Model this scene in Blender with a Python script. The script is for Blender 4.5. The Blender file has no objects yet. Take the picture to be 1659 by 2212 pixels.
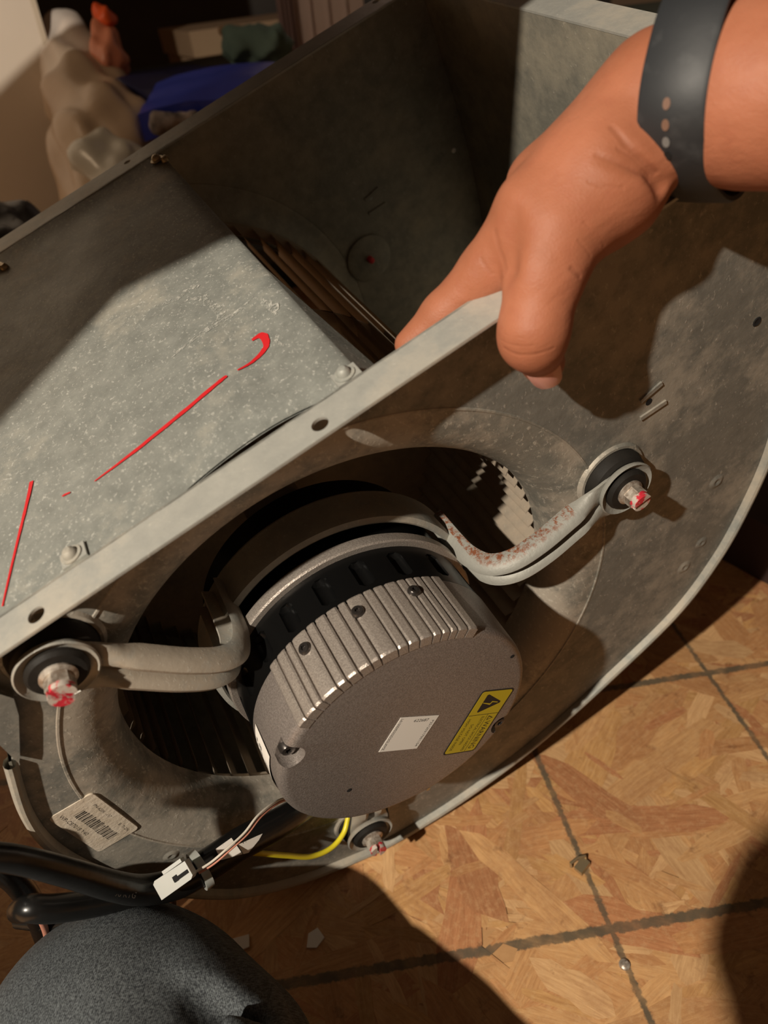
import bpy, bmesh, math, random
import numpy as np
from mathutils import Vector, Matrix, noise as mnoise
random.seed(7); rng = np.random.default_rng(7)
D = bpy.data; S = bpy.context.scene; COL = S.collection
V = lambda *a: np.array(a, float)

# ---------------------------------------------------------------- frames (mm in the blower's own frame: u along the outlet, v out of the outlet, w along the axle)
UP = V(.35093801, .92961098, -.11254305); UP /= np.linalg.norm(UP)
XW = V(1, 0, 0) - UP[0]*UP; XW /= np.linalg.norm(XW)
YW = np.cross(UP, XW)
RW = np.stack([XW, YW, UP])                                  # blower mm -> world axes
def wpos(p): return Vector((RW @ np.asarray(p, float))*.001) + Vector((0, 0, .2185))
def frame(base):
    m = Matrix.Identity(4)
    for i in range(3):
        for j in range(3): m[i][j] = RW[i][j]
    m.translation = wpos(base); return m
RC = V([.8240956466, -.3512943249, .4443632101], [-.5640925817, -.5804550324, .5872576220], [.0516325917, -.7346184402, -.6765129880])
CAMP = V(31.75197, 350.68967, 238.34347)

# ---------------------------------------------------------------- camera
cam = D.cameras.new('camera'); cam_o = D.objects.new('camera', cam); COL.objects.link(cam_o)
cam.sensor_fit = 'VERTICAL'; cam.sensor_height = 36; cam.lens = 1660/2212*36
cam.clip_start = .005; cam.clip_end = 50
cm = Matrix.Identity(4)
for j, ax in enumerate((RC[0], -RC[1], -RC[2])):
    a = RW @ ax
    for i in range(3): cm[i][j] = a[i]
cm.translation = wpos(CAMP); cam_o.matrix_world = cm
cam.dof.use_dof = True; cam.dof.focus_distance = .40; cam.dof.aperture_fstop = 8.5
S.camera = cam_o
def at(x, y, z):                                            # a ray of the survey photograph followed to depth z (mm)
    return CAMP + RC.T @ (V((x-829.5)/1660, (y-1106)/1660, 1)*z)

# ---------------------------------------------------------------- light
S.view_settings.view_transform = 'Standard'; S.view_settings.look = 'None'
S.view_settings.exposure = 0; S.view_settings.gamma = 1; S.view_settings.use_curve_mapping = False
wd = D.worlds.new('world'); S.world = wd; wd.use_nodes = True
bg = wd.node_tree.nodes['Background']; bg.inputs[0].default_value = (1, .55, .29, 1); bg.inputs[1].default_value = .045
lp = D.lights.new('work_lamp', 'POINT'); lp.energy = 92; lp.color = (1, .89, .74); lp.shadow_soft_size = .012
lo = D.objects.new('work_lamp', lp); COL.objects.link(lo); lo.location = wpos((-438, 1163, 416))

l2 = D.lights.new('background_fill', 'SPOT'); l2.energy = 14; l2.color = (1, .72, .46); l2.shadow_soft_size = .12; l2.spot_size = math.radians(78); l2.spot_blend = .5  # invented fill spot, added to brighten the background pile
lo2 = D.objects.new('background_fill', l2); COL.objects.link(lo2); lo2.location = (-1.05, .42, 1.25)
lo2.rotation_euler = (Vector((-.05, 1.3, .3))-lo2.location).to_track_quat('-Z', 'Y').to_euler()

# ---------------------------------------------------------------- materials
class N:
    def __init__(s, name):
        s.m = D.materials.new(name); s.m.use_nodes = True; s.t = s.m.node_tree; s.b = s.t.nodes['Principled BSDF']
        s.tc = s.t.nodes.new('ShaderNodeTexCoord')
    def n(s, typ, **kw):
        n = s.t.nodes.new('ShaderNode'+typ)
        for k, v in kw.items():
            if k.startswith('i_'):
                k = k[2:]; k = int(k) if k.isdigit() else k.replace('_', ' ')
                if hasattr(v, 'is_output') : s.t.links.new(v, n.inputs[k])
                else: n.inputs[k].default_value = v
            else: setattr(n, k, v)
        return n
    def link(s, a, b): s.t.links.new(a, b)
    def coord(s, scale=(1, 1, 1), rot=(0, 0, 0), src='Object'):
        return s.n('Mapping', i_Vector=s.tc.outputs[src], i_Scale=scale, i_Rotation=rot).outputs[0]
    def noise(s, scale, detail=4, rough=.55, co=None, dist=0):
        return s.n('TexNoise', i_Vector=co if co is not None else s.tc.outputs['Object'], i_Scale=scale, i_Detail=detail, i_Roughness=rough, i_Distortion=dist).outputs[0]
    def ramp(s, f, *st):
        r = s.n('ValToRGB', i_Fac=f).color_ramp
        nd = s.t.nodes[-1]
        while len(r.elements) < len(st): r.elements.new(.5)
        for e, (p, c) in zip(r.elements, st):
            e.position = p; e.color = (c, c, c, 1) if not hasattr(c, '__len__') else (*c, 1)
        return nd.outputs[0]
    def mix(s, f, a, b, mode='MIX'):
        n = s.n('Mix', data_type='RGBA', blend_type=mode)
        for i, v in ((0, f), (6, a), (7, b)):
            if hasattr(v, 'is_output'): s.link(v, n.inputs[i])
            else: n.inputs[i].default_value = (*v, 1) if hasattr(v, '__len__') else v
        return n.outputs[2]
    def math(s, op, a, b=0.0, c=0.0):
        n = s.n('Math', operation=op)
        for i, v in enumerate((a, b, c)):
            if hasattr(v, 'is_output'): s.link(v, n.inputs[i])
            else: n.inputs[i].default_value = v
        return n.outputs[0]
    def fin(s, col=None, rough=.5, metal=0, bump=None, bs=.3, bd=.001, **kw):
        if col is not None:
            if hasattr(col, 'is_output'): s.link(col, s.b.inputs['Base Color'])
            else: s.b.inputs['Base Color'].default_value = (*col, 1)
        if hasattr(rough, 'is_output'): s.link(rough, s.b.inputs['Roughness'])
        else: s.b.inputs['Roughness'].default_value = rough
        s.b.inputs['Metallic'].default_value = metal
        if bump is not None: s.link(s.n('Bump', i_Strength=bs, i_Distance=bd, i_Height=bump).outputs[0], s.b.inputs['Normal'])
        for k, v in kw.items(): s.b.inputs[k.replace('_', ' ')].default_value = v
        return s.m

def galvanised(name, a, b, fleck, flk=.0, dust=(.47, .40, .31), lo=.46, hi=.62, metal=.25, rough=.55, fs=420):
    k = N(name)
    big = k.noise(13, 5, .62); mid = k.noise(85, 7, .72)
    base = k.mix(k.ramp(mid, (.35, 0), (.7, 1)), a, b)
    dm = k.ramp(k.math('MULTIPLY_ADD', mid, .35, k.math('MULTIPLY', big, .72)), (lo, 0), (hi, 1))
    c = k.mix(k.math('MULTIPLY', dm, .75), base, dust)
    fl = k.ramp(k.noise(fs, 3, .7, co=k.coord((1, .55, .8), (.4, .7, .5))), (.60-flk, 0), (.72-flk, 1))
    c = k.mix(k.math('MULTIPLY', fl, .55), c, fleck)
    h = k.math('ADD', k.noise(260, 3), k.math('MULTIPLY', fl, .5))
    return k.fin(c, k.ramp(big, (.3, rough-.08), (.7, rough+.12)), metal, h, .22, .0009)

M = {}
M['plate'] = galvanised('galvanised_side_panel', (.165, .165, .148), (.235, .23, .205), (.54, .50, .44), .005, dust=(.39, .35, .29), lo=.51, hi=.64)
M['dusty'] = galvanised('dusty_galvanised_inlet', (.20, .195, .17), (.28, .265, .225), (.64, .59, .50), .04, dust=(.48, .42, .345), lo=.47, hi=.57)
M['bright'] = galvanised('bright_galvanised_cutoff', (.23, .24, .22), (.34, .35, .32), (.74, .73, .67), .03, dust=(.48, .44, .36), lo=.54, hi=.72, metal=.3, rough=.5, fs=560)
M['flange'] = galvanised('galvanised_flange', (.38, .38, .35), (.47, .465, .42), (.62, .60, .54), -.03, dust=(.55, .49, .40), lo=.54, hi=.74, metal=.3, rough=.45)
M['rim'] = galvanised('galvanised_rolled_rim', (.27, .275, .25), (.37, .375, .34), (.5, .5, .45), -.03, metal=.15, rough=.6)
M['wrap'] = galvanised('galvanised_scroll_wrap', (.22, .21, .175), (.29, .275, .23), (.5, .46, .38), -.02, dust=(.42, .37, .28), lo=.47, hi=.66)
M['arm'] = galvanised('cast_grey_arm', (.31, .305, .275), (.41, .40, .355), (.58, .55, .48), 0, dust=(.38, .31, .235), lo=.50, hi=.62, metal=.2, rough=.5, fs=600)
M['wheel'] = galvanised('dusty_wheel_steel', (.33, .29, .235), (.42, .37, .30), (.5, .45, .38), -.05, dust=(.45, .36, .27), metal=.3, rough=.42)
k = N('rusty_arm')
x = k.n('SeparateXYZ', i_0=k.tc.outputs['Object']).outputs
msk = k.math('MULTIPLY', k.n('MapRange', i_0=x[1], i_1=.0086, i_2=.0101, i_3=0, i_4=1).outputs[0], k.math('MULTIPLY', k.math('GREATER_THAN', x[0], .079), k.math('LESS_THAN', x[0], .136)))
nz = k.ramp(k.noise(330, 5, .75), (.46, 0), (.58, 1))
b0 = k.mix(k.noise(90), (.25, .245, .22), (.34, .335, .30))
k.fin(k.mix(k.math('MULTIPLY', msk, nz), b0, k.mix(k.noise(500), (.13, .036, .014), (.27, .09, .035))), .55, .15, k.noise(420), .3, .0008); M['rusty'] = k.m
k = N('cast_aluminium'); sp = k.noise(1500, 2, .7)
k.fin(k.mix(k.ramp(sp, (.35, 0), (.7, 1)), (.20, .172, .155), (.37, .325, .298)), .42, .45, k.noise(1100, 3), .35, .0006); M['cast'] = k.m
k = N('cast_aluminium_bright'); sp = k.noise(1400, 2, .7)
k.fin(k.mix(k.ramp(sp, (.35, 0), (.7, 1)), (.36, .31, .275), (.58, .52, .46)), .38, .6, k.noise(1100, 3), .3, .0006); M['castb'] = k.m
k = N('gloss_black'); k.fin((.004, .004, .004), .3, 0, k.noise(60), .03, .001, Specular_IOR_Level=.25); M['black'] = k.m
k = N('black_rubber'); k.fin(k.mix(k.noise(150), (.010, .009, .008), (.024, .021, .018)), .6, 0, k.noise(400), .2, .0006, Specular_IOR_Level=.2); M['rubber'] = k.m
k = N('black_sleeve'); k.fin((.008, .0078, .0075), .30, 0, k.noise(55, 3), .25, .002); M['sleeve'] = k.m
k = N('dark_hole'); k.fin((.004, .003, .003), .9); M['hole'] = k.m
k = N('bolt_steel'); k.fin(k.mix(k.ramp(k.noise(260), (.4, 0), (.6, 1)), (.30, .24, .19), (.58, .52, .45)), .38, .5, k.noise(500), .3, .0006); M['bolt'] = k.m
k = N('red_paint'); k.fin(k.mix(k.noise(400), (.55, .012, .02), (.75, .03, .03)), .4); M['red'] = k.m
k = N('bolt_painted'); k.fin(k.mix(k.ramp(k.noise(190, 3), (.46, 0), (.54, 1)), (.55, .48, .42), (.62, .03, .05)), .4, .1, k.noise(400), .3, .0006); M['boltred'] = k.m
k = N('marker_red'); k.fin(k.mix(k.noise(120), (.52, .010, .016), (.64, .02, .025)), .45); M['marker'] = k.m
k = N('zinc_scuff'); k.fin(k.mix(k.ramp(k.noise(330, 5, .7), (.42, 0), (.58, 1)), (.36, .365, .335), (.54, .53, .48)), .55, .1); k.link(k.ramp(k.noise(420, 5, .75), (.44, 0), (.58, 1)), k.b.inputs['Alpha']); M['scuff'] = k.m
k = N('torx_steel'); k.fin((.09, .08, .075), .3, .8); M['torx'] = k.m
k = N('brass_screw'); k.fin((.42, .33, .2), .35, .7); M['brass'] = k.m
k = N('white_paper'); k.fin((.88, .83, .76), .6); M['paper'] = k.m
k = N('worn_paper'); k.fin(k.mix(k.ramp(k.noise(90, 5), (.4, 0), (.65, 1)), (.62, .54, .44), (.52, .44, .34)), .7, 0, k.noise(500), .4, .0008); M['worn'] = k.m
k = N('black_ink'); k.fin((.012, .01, .01), .6); M['ink'] = k.m
k = N('faded_ink'); k.fin(k.mix(k.ramp(k.noise(500), (.45, 0), (.6, 1)), (.02, .017, .014), (.12, .1, .08)), .6); M['faded'] = k.m
k = N('grey_print'); k.fin((.16, .155, .15), .5); M['greyprint'] = k.m
k = N('yellow_vinyl'); k.fin((.50, .38, .012), .4); M['yellow'] = k.m
k = N('yellow_wire'); k.fin((.80, .68, .03), .35); M['ywire'] = k.m
k = N('pink_wire'); k.fin((.62, .27, .19), .4); M['pwire'] = k.m
k = N('white_wire'); k.fin((.60, .55, .47), .4); M['wwire'] = k.m
k = N('nylon'); k.fin((.48, .47, .43), .35, Transmission_Weight=.25, Subsurface_Weight=.1); M['nylon'] = k.m
# skin
k = N('skin')
c = k.mix(k.ramp(k.noise(22, 4), (.35, 0), (.68, 1)), (.32, .112, .056), (.43, .160, .088))
c = k.mix(k.math('MULTIPLY', k.ramp(k.noise(150, 3), (.5, 0), (.75, 1)), .35), c, (.33, .105, .058))
wr = k.noise(55, 4, .6, co=k.coord((1.0, 3.2, 2.2), (.3, .5, .9)))
vo = k.n('TexVoronoi', i_Vector=k.tc.outputs['Object'], i_Scale=900.0, feature='DISTANCE_TO_EDGE').outputs[0]
h = k.math('ADD', k.math('MULTIPLY', wr, 1.3), k.math('MULTIPLY', vo, .45))
SKIN = k; SKIN_H = h; SKIN_C = c
k.fin(c, .56, 0, h, .30, .0012, Specular_IOR_Level=.35, Subsurface_Weight=.12, Subsurface_Scale=.004); k.b.inputs['Subsurface Radius'].default_value = (1, .35, .2); M['skin'] = k.m
k = N('nail'); k.fin((.68, .33, .27), .25, Subsurface_Weight=.1, Subsurface_Scale=.002); M['nail'] = k.m
k = N('strap_rubber'); k.fin(k.mix(k.ramp(k.noise(120, 4), (.55, 0), (.8, 1)), (.020, .022, .025), (.045, .047, .05)), .55, 0, k.noise(300), .05); M['strap'] = k.m
k = N('strap_opening'); k.fin((.16, .085, .055), .6); M['strap_hole_m'] = k.m
k = N('dark_glass'); k.fin((.008, .006, .012), .12); M['glass'] = k.m
# denim
k = N('denim')
co = k.tc.outputs['Object']
tw = k.n('TexWave', i_Vector=k.coord((1, 1, 1), (.3, .5, .75)), i_Scale=380.0, i_Distortion=4.0, i_Detail=2.0, i_Detail_Scale=1.5).outputs[1]
fl = k.noise(1150, 3, .65, co=k.coord((1, .16, 1), (.2, .3, .9)))
wear = k.noise(16, 3)
t = k.ramp(k.math('MULTIPLY_ADD', tw, .14, k.math('MULTIPLY', fl, .92)), (.40, 0), (.70, 1))
c = k.mix(t, (.012, .0145, .018), k.mix(wear, (.075, .09, .10), (.17, .185, .19)))
k.fin(c, .85, 0, k.math('ADD', k.math('MULTIPLY', tw, .25), fl), .25, .0006); M['denim'] = k.m
# osb: strand boards with printed grid lines
def grid_lines(k, c):
    p = k.n('NewGeometry').outputs['Position']
    xyz = k.n('SeparateXYZ', i_0=p).outputs
    tot = None
    for (a, b, wdt) in LINES:
        dx, dy = b[0]-a[0], b[1]-a[1]; L = math.hypot(dx, dy); nx, ny = -dy/L, dx/L
        d = k.math('ABSOLUTE', k.math('ADD', k.math('MULTIPLY_ADD', xyz[0], nx, k.math('MULTIPLY', xyz[1], ny)), -(nx*a[0]+ny*a[1])))
        rag = k.noise(260, 3, .6, co=p)
        e = k.math('MULTIPLY_ADD', rag, .005, d)
        mk = k.n('MapRange', i_0=e, i_1=wdt+.0022, i_2=wdt+.0034, i_3=1, i_4=0).outputs[0]
        tot = mk if tot is None else k.math('MAXIMUM', tot, mk)
    thin = k.ramp(k.noise(75, 4, co=p), (.25, .55), (.6, .92))
    return k.mix(k.math('MULTIPLY', tot, thin), c, (.10, .082, .055))
def wxy(p): q = wpos(p); return (q.x, q.y)
LINES = [(wxy((54.1, -252.1, -3.3)), wxy((15.4, -215.4, 179.3)), .0018), (wxy((227.4, -322.4, -43.6)), wxy((201, -297.6, 78.8)), .0016),
         (wxy((-142.1, -170, 62.7)), wxy((122, -258.1, 158.6)), .0030), (wxy((164.9, -296.6, -25.4)), wxy((267.3, -330.8, 11.7)), .0026)]
k = N('osb_strand')
at_ = k.n('Attribute', attribute_name='tint').outputs['Color']
uv = k.n('UVMap').outputs[0]
gm = k.n('Mapping', i_Vector=uv, i_Scale=(1, 9, 1)).outputs[0]
g = k.noise(55, 5, .65, co=gm, dist=.6)
c = k.mix(k.ramp(g, (.32, 0), (.66, 1)), k.mix(1, at_, (.76, .68, .62), 'MULTIPLY'), k.mix(1, at_, (1.08, 1.07, 1.05), 'MULTIPLY'))
pn = k.n('NewGeometry').outputs['Position']
c = k.mix(k.ramp(k.noise(38, 5, .7, co=pn), (.60, 0), (.70, .75)), c, (.20, .08, .032))
c = k.mix(k.ramp(k.noise(16, 6, .75, co=pn), (.50, 0), (.68, .5)), c, (.36, .165, .075))
c = k.mix(k.ramp(k.noise(210, 5, .8, co=pn), (.48, 0), (.72, .5)), c, (.66, .42, .21))
k.fin(grid_lines(k, c), .55, 0, g, .18, .0012); M['strand'] = k.m
k = N('osb_base'); k.fin(k.mix(k.noise(90, 6, .7), (.40, .20, .08), (.60, .35, .16)), .6); M['osb'] = k.m
# background
def plain(name, a, b, sc=6, rough=.7, bump=0, **kw):
    k = N(name); k.fin(k.mix(k.ramp(k.noise(sc, 5), (.35, 0), (.65, 1)), a, b), rough, 0, k.noise(sc*4) if bump else None, bump, .004, **kw); return k.m
M['wall'] = plain('dark_wall_board', (.05, .045, .04), (.07, .06, .052))
M['panel'] = plain('off_white_panel', (.66, .58, .49), (.72, .64, .55), 3, .6)
M['paneledge'] = plain('panel_edge', (.5, .42, .32), (.58, .5, .4))
M['bag'] = plain('white_plastic_bag', (.58, .50, .44), (.72, .65, .58), 8, .35, .2)
M['bag2'] = plain('cloudy_plastic_bag', (.36, .26, .18), (.46, .35, .25), 7, .35, .25)
M['bag3'] = plain('clear_plastic_film', (.42, .40, .35), (.52, .50, .44), 9, .3, .2)
M['orange'] = plain('orange_plastic', (.80, .10, .02), (.9, .16, .04), 8, .4)
M['salmon'] = plain('orange_tinted_plastic', (.62, .22, .13), (.7, .28, .17), 8, .4)
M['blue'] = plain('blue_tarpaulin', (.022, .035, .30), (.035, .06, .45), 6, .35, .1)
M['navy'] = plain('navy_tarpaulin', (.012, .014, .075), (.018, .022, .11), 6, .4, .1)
M['blackbag'] = plain('black_plastic', (.008, .007, .008), (.014, .012, .013), 8, .4, .15)
M['tote'] = plain('charcoal_tote', (.025, .026, .024), (.032, .033, .03), 5, .5)
M['green'] = plain('grey_green_tote', (.042, .055, .045), (.055, .07, .058), 5, .5)
M['card'] = plain('brown_cardboard', (.30, .19, .11), (.36, .24, .14), 5, .8)
M['teal'] = plain('teal_cloth', (.10, .17, .16), (.15, .24, .22), 12, .9)
M['lilac'] = plain('lilac_white_board', (.62, .52, .53), (.75, .65, .65), 4, .6)
M['lilacd'] = plain('dusty_mauve_board', (.22, .15, .16), (.28, .20, .21), 4, .6)
M['mauve'] = plain('dark_mauve_plastic', (.035, .022, .022), (.05, .032, .03), 5, .5)
M['knit'] = plain('black_white_cloth', (.02, .018, .02), (.45, .38, .36), 26, .9, .2)

# ---------------------------------------------------------------- mesh helpers
class MB:
    def __init__(s): s.v = []; s.f = []; s.mi = []; s.ma = 0
    def add(s, vs, fs):
        o = len(s.v); s.v += [tuple(map(float, p)) for p in vs]; s.f += [tuple(i+o for i in f) for f in fs]; s.mi += [s.ma]*len(fs); return s
    def mat(s, i): s.ma = i; return s
    def grid(s, P, cu=False, cv=False):                       # P[i][j] -> points
        n, m = len(P), len(P[0]); vs = [p for r in P for p in r]; fs = []
        for i in range(n if cu else n-1):
            for j in range(m if cv else m-1):
                a, b = i, (i+1) % n; c, d = j, (j+1) % m
                fs.append((a*m+c, b*m+c, b*m+d, a*m+d))
        return s.add(vs, fs)
    def lathe(s, prof, c=(0, 0), n=32, a0=0, a1=360, close=False, ax=None):   # prof [(r, w)] around the w axis at (u, v)=c
        full = abs(a1-a0) >= 360
        k = n if full else n+1
        P = []
        for i in range(k):
            a = math.radians(a0+(a1-a0)*i/n)
            P.append([V(c[0]+r*math.cos(a), c[1]+r*math.sin(a), w) for r, w in prof])
        s.grid(P, full, close)
        if not full and close:
            o = len(s.v)-k*len(prof); m = len(prof)
            s.f += [tuple(o+j for j in range(m))[::-1], tuple(o+(k-1)*m+j for j in range(m))]; s.mi += [s.ma]*2
        return s
    def prism(s, poly, h0, h1, fn=lambda x, y, z: V(x, y, z)):
        n = len(poly); vs = [fn(x, y, h0) for x, y in poly]+[fn(x, y, h1) for x, y in poly]
        return s.add(vs, [tuple(range(n))[::-1], tuple(range(n, 2*n))]+[(i, (i+1) % n, (i+1) % n+n, i+n) for i in range(n)])
    def box(s, c, a, b, d):                                   # centre and three half vectors
        c, a, b, d = map(np.asarray, (c, a, b, d))
        vs = [c+x*a+y*b+z*d for x in (-1, 1) for y in (-1, 1) for z in (-1, 1)]
        return s.add(vs, [(0, 1, 3, 2), (4, 6, 7, 5), (0, 4, 5, 1), (2, 3, 7, 6), (0, 2, 6, 4), (1, 5, 7, 3)])
    def tube(s, path, rad, n=12, flat=1.0, caps=True, up=None):
        path = [np.asarray(p, float) for p in path]; m = len(path)
        rad = rad if hasattr(rad, '__len__') else [rad]*m
        T = [path[min(i+1, m-1)]-path[max(i-1, 0)] for i in range(m)]; T = [t/np.linalg.norm(t) for t in T]
        u = np.cross(T[0], V(.3, .5, .81) if up is None else up); u /= np.linalg.norm(u); P = []
        for i in range(m):
            u = u-(u@T[i])*T[i]; u /= np.linalg.norm(u); b = np.cross(T[i], u)
            P.append([path[i]+rad[i]*(math.cos(q)*u+flat*math.sin(q)*b) for q in (2*math.pi*j/n for j in range(n))])
        o = len(s.v); s.grid(P, False, True)
        if caps: s.f += [tuple(o+j for j in range(n)), tuple(o+(m-1)*n+j for j in range(n))[::-1]]; s.mi += [s.ma]*2
        return s
    def build(s, name, mats, parent=None, base=(0, 0, 0), ang=35, scale=.001, fix=True):
        me = D.meshes.new(name)
        me.from_pydata([tuple((p[i]-base[i])*scale for i in range(3)) for p in s.v], [], s.f)
        mats = mats if isinstance(mats, (list, tuple)) else [mats]
        for m in mats: me.materials.append(M[m] if isinstance(m, str) else m)
        me.polygons.foreach_set('material_index', s.mi)
        if fix:
            bm = bmesh.new(); bm.from_mesh(me); bmesh.ops.recalc_face_normals(bm, faces=bm.faces); bm.to_mesh(me); bm.free()
        me.shade_smooth(); me.set_sharp_from_angle(angle=math.radians(ang))
        return link(name, me, parent)
def link(name, me, parent=None):
    o = D.objects.new(name, me); COL.objects.link(o)
    if parent is not None: o.parent = parent
    return o
BASE = {}
def thing(name, label, cat, base=(0, 0, 0), group=None):
    o = D.objects.new(name, None); o.empty_display_size = .02; COL.objects.link(o); o.matrix_world = frame(base)
    o['label'] = label; o['category'] = cat
    if group: o['group'] = group
    BASE[o.name] = tuple(base); return o
def single(mb, name, mats, label, cat, base, ang=35, group=None):          # a thing that is one mesh
    o = mb.build(name, mats, None, base, ang); o.matrix_world = frame(base); o['label'] = label; o['category'] = cat
    if group: o['group'] = group
    return o
def catmull(P, n=8, closed=False):
    P = [np.asarray(p, float) for p in P]; out = []; m = len(P)
    for i in range(m-1):
        a = P[max(i-1, 0)]; b = P[i]; c = P[i+1]; d = P[min(i+2, m-1)]
        for j in range(n):
            t = j/n; out.append(.5*((2*b)+(c-a)*t+(2*a-5*b+4*c-d)*t*t+(3*b-a-3*c+d)*t**3))
    out.append(P[-1]); return out
def text_faces(txt, size):
    cu = D.curves.new('lettering', 'FONT'); cu.body = txt; cu.size = size; cu.resolution_u = 2
    o = D.objects.new('lettering', cu); COL.objects.link(o); dg = bpy.context.evaluated_depsgraph_get()
    me = D.meshes.new_from_object(o.evaluated_get(dg)); vs = [V(*v.co) for v in me.vertices]; fs = [tuple(p.vertices) for p in me.polygons]
    D.objects.remove(o); D.curves.remove(cu); D.meshes.remove(me); return vs, fs
def put_text(mb, txt, size, org, ex, ey, nrm, lift=.06, fit=None):
    vs, fs = text_faces(txt, size)
    if fit: w = max(v[0] for v in vs); kx = fit/w
    else: kx = 1
    mb.add([np.asarray(org)+v[0]*kx*ex+v[1]*ey+lift*nrm for v in vs], fs)

# ---------------------------------------------------------------- implicit shapes (hands, knees, bags)
def sdf_mesh(prims, cuts=(), cell=1.6, pad=5, bump=None):
    A = np.array([np.r_[p[0]] for p in prims]+[np.r_[p[1]] for p in prims]); R_ = max(max(p[2], p[3]) for p in prims)
    lo_ = A.min(0)-R_-pad; hi_ = A.max(0)+R_+pad; dims = np.ceil((hi_-lo_)/cell).astype(int)+1
    ax = [lo_[i]+cell*np.arange(dims[i]) for i in range(3)]
    X, Y, Z = np.meshgrid(*ax, indexing='ij', sparse=True)
    def cap(p):
        a, b = np.asarray(p[0], float), np.asarray(p[1], float); ab = b-a; L = max(ab@ab, 1e-9)
        h = np.clip(((X-a[0])*ab[0]+(Y-a[1])*ab[1]+(Z-a[2])*ab[2])/L, 0, 1)
        return np.sqrt((X-a[0]-h*ab[0])**2+(Y-a[1]-h*ab[1])**2+(Z-a[2]-h*ab[2])**2)-(p[2]+(p[3]-p[2])*h)
    d = None
    for p in prims:
        e = cap(p); kk = p[4]
        if d is None: d = e
        else:
            h = np.maximum(kk-np.abs(d-e), 0)/kk; d = np.minimum(d, e)-h*h*kk*.25
    for p in cuts:
        e = -cap(p); kk = p[4]; h = np.maximum(kk-np.abs(d-e), 0)/kk; d = np.maximum(d, e)+h*h*kk*.25
    if bump is not None: d = d+bump(X, Y, Z)
    ins = d < 0; nx, ny, nz = (dims-1)
    sl = lambda a, i, j, k_: a[i:i+nx, j:j+ny, k_:k_+nz]
    cnt = np.zeros((nx, ny, nz)); acc = np.zeros((nx, ny, nz, 3))
    cs = [(i, j, k_) for i in (0, 1) for j in (0, 1) for k_ in (0, 1)]
    for c0 in cs:
        for axn in range(3):
            if c0[axn]: continue
            c1 = list(c0); c1[axn] = 1
            d0, d1 = sl(d, *c0), sl(d, *c1); m = (d0 < 0) != (d1 < 0)
            t = np.where(m, d0/np.where(m, d0-d1, 1), 0); cnt += m
            for q in range(3): acc[..., q] += np.where(m, c0[q]+(t if q == axn else 0), 0)
    act = cnt > 0; idx = -np.ones((nx, ny, nz), int); idx[act] = np.arange(act.sum())
    I = np.argwhere(act); vs = lo_+cell*(I+acc[act]/cnt[act][:, None])
    fs = []
    for axn in range(3):
        o1, o2 = [(1, 2), (2, 0), (0, 1)][axn]
        s0 = [slice(0, nx), slice(0, ny), slice(0, nz)]; s1 = [slice(0, nx), slice(0, ny), slice(0, nz)]
        s1[axn] = slice(1, [nx, ny, nz][axn]+1)
        a, b = ins[tuple(s0)], ins[tuple(s1)]
        E_ = np.argwhere(a != b); E_ = E_[(E_[:, o1] > 0) & (E_[:, o2] > 0)]
        def g(p, q): F = E_.copy(); F[:, o1] -= p; F[:, o2] -= q; return idx[F[:, 0], F[:, 1], F[:, 2]]
        Q = np.stack([g(0, 0), g(1, 0), g(1, 1), g(0, 1)], 1)
        fl_ = a[E_[:, 0], E_[:, 1], E_[:, 2]]; Q[~fl_] = Q[~fl_][:, ::-1]; fs.append(Q)
    fs = np.concatenate(fs); fs = fs[(fs >= 0).all(1)]
    mb = MB(); mb.v = [tuple(p) for p in vs]; mb.f = [tuple(map(int, q[::-1])) for q in fs]; mb.mi = [0]*len(mb.f); return mb

# ================================================================ SETTING
def struct(o, kind='structure'): o['kind'] = kind; return o
fl_mb = MB(); fl_mb.box((0, .9, -.011), (2.2, 0, 0), (0, 2.6, 0), (0, 0, .0108))
floor = struct(fl_mb.build('floor', 'osb', scale=1))
floor['label'] = 'oriented strand board floor with grey grid lines'
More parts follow.
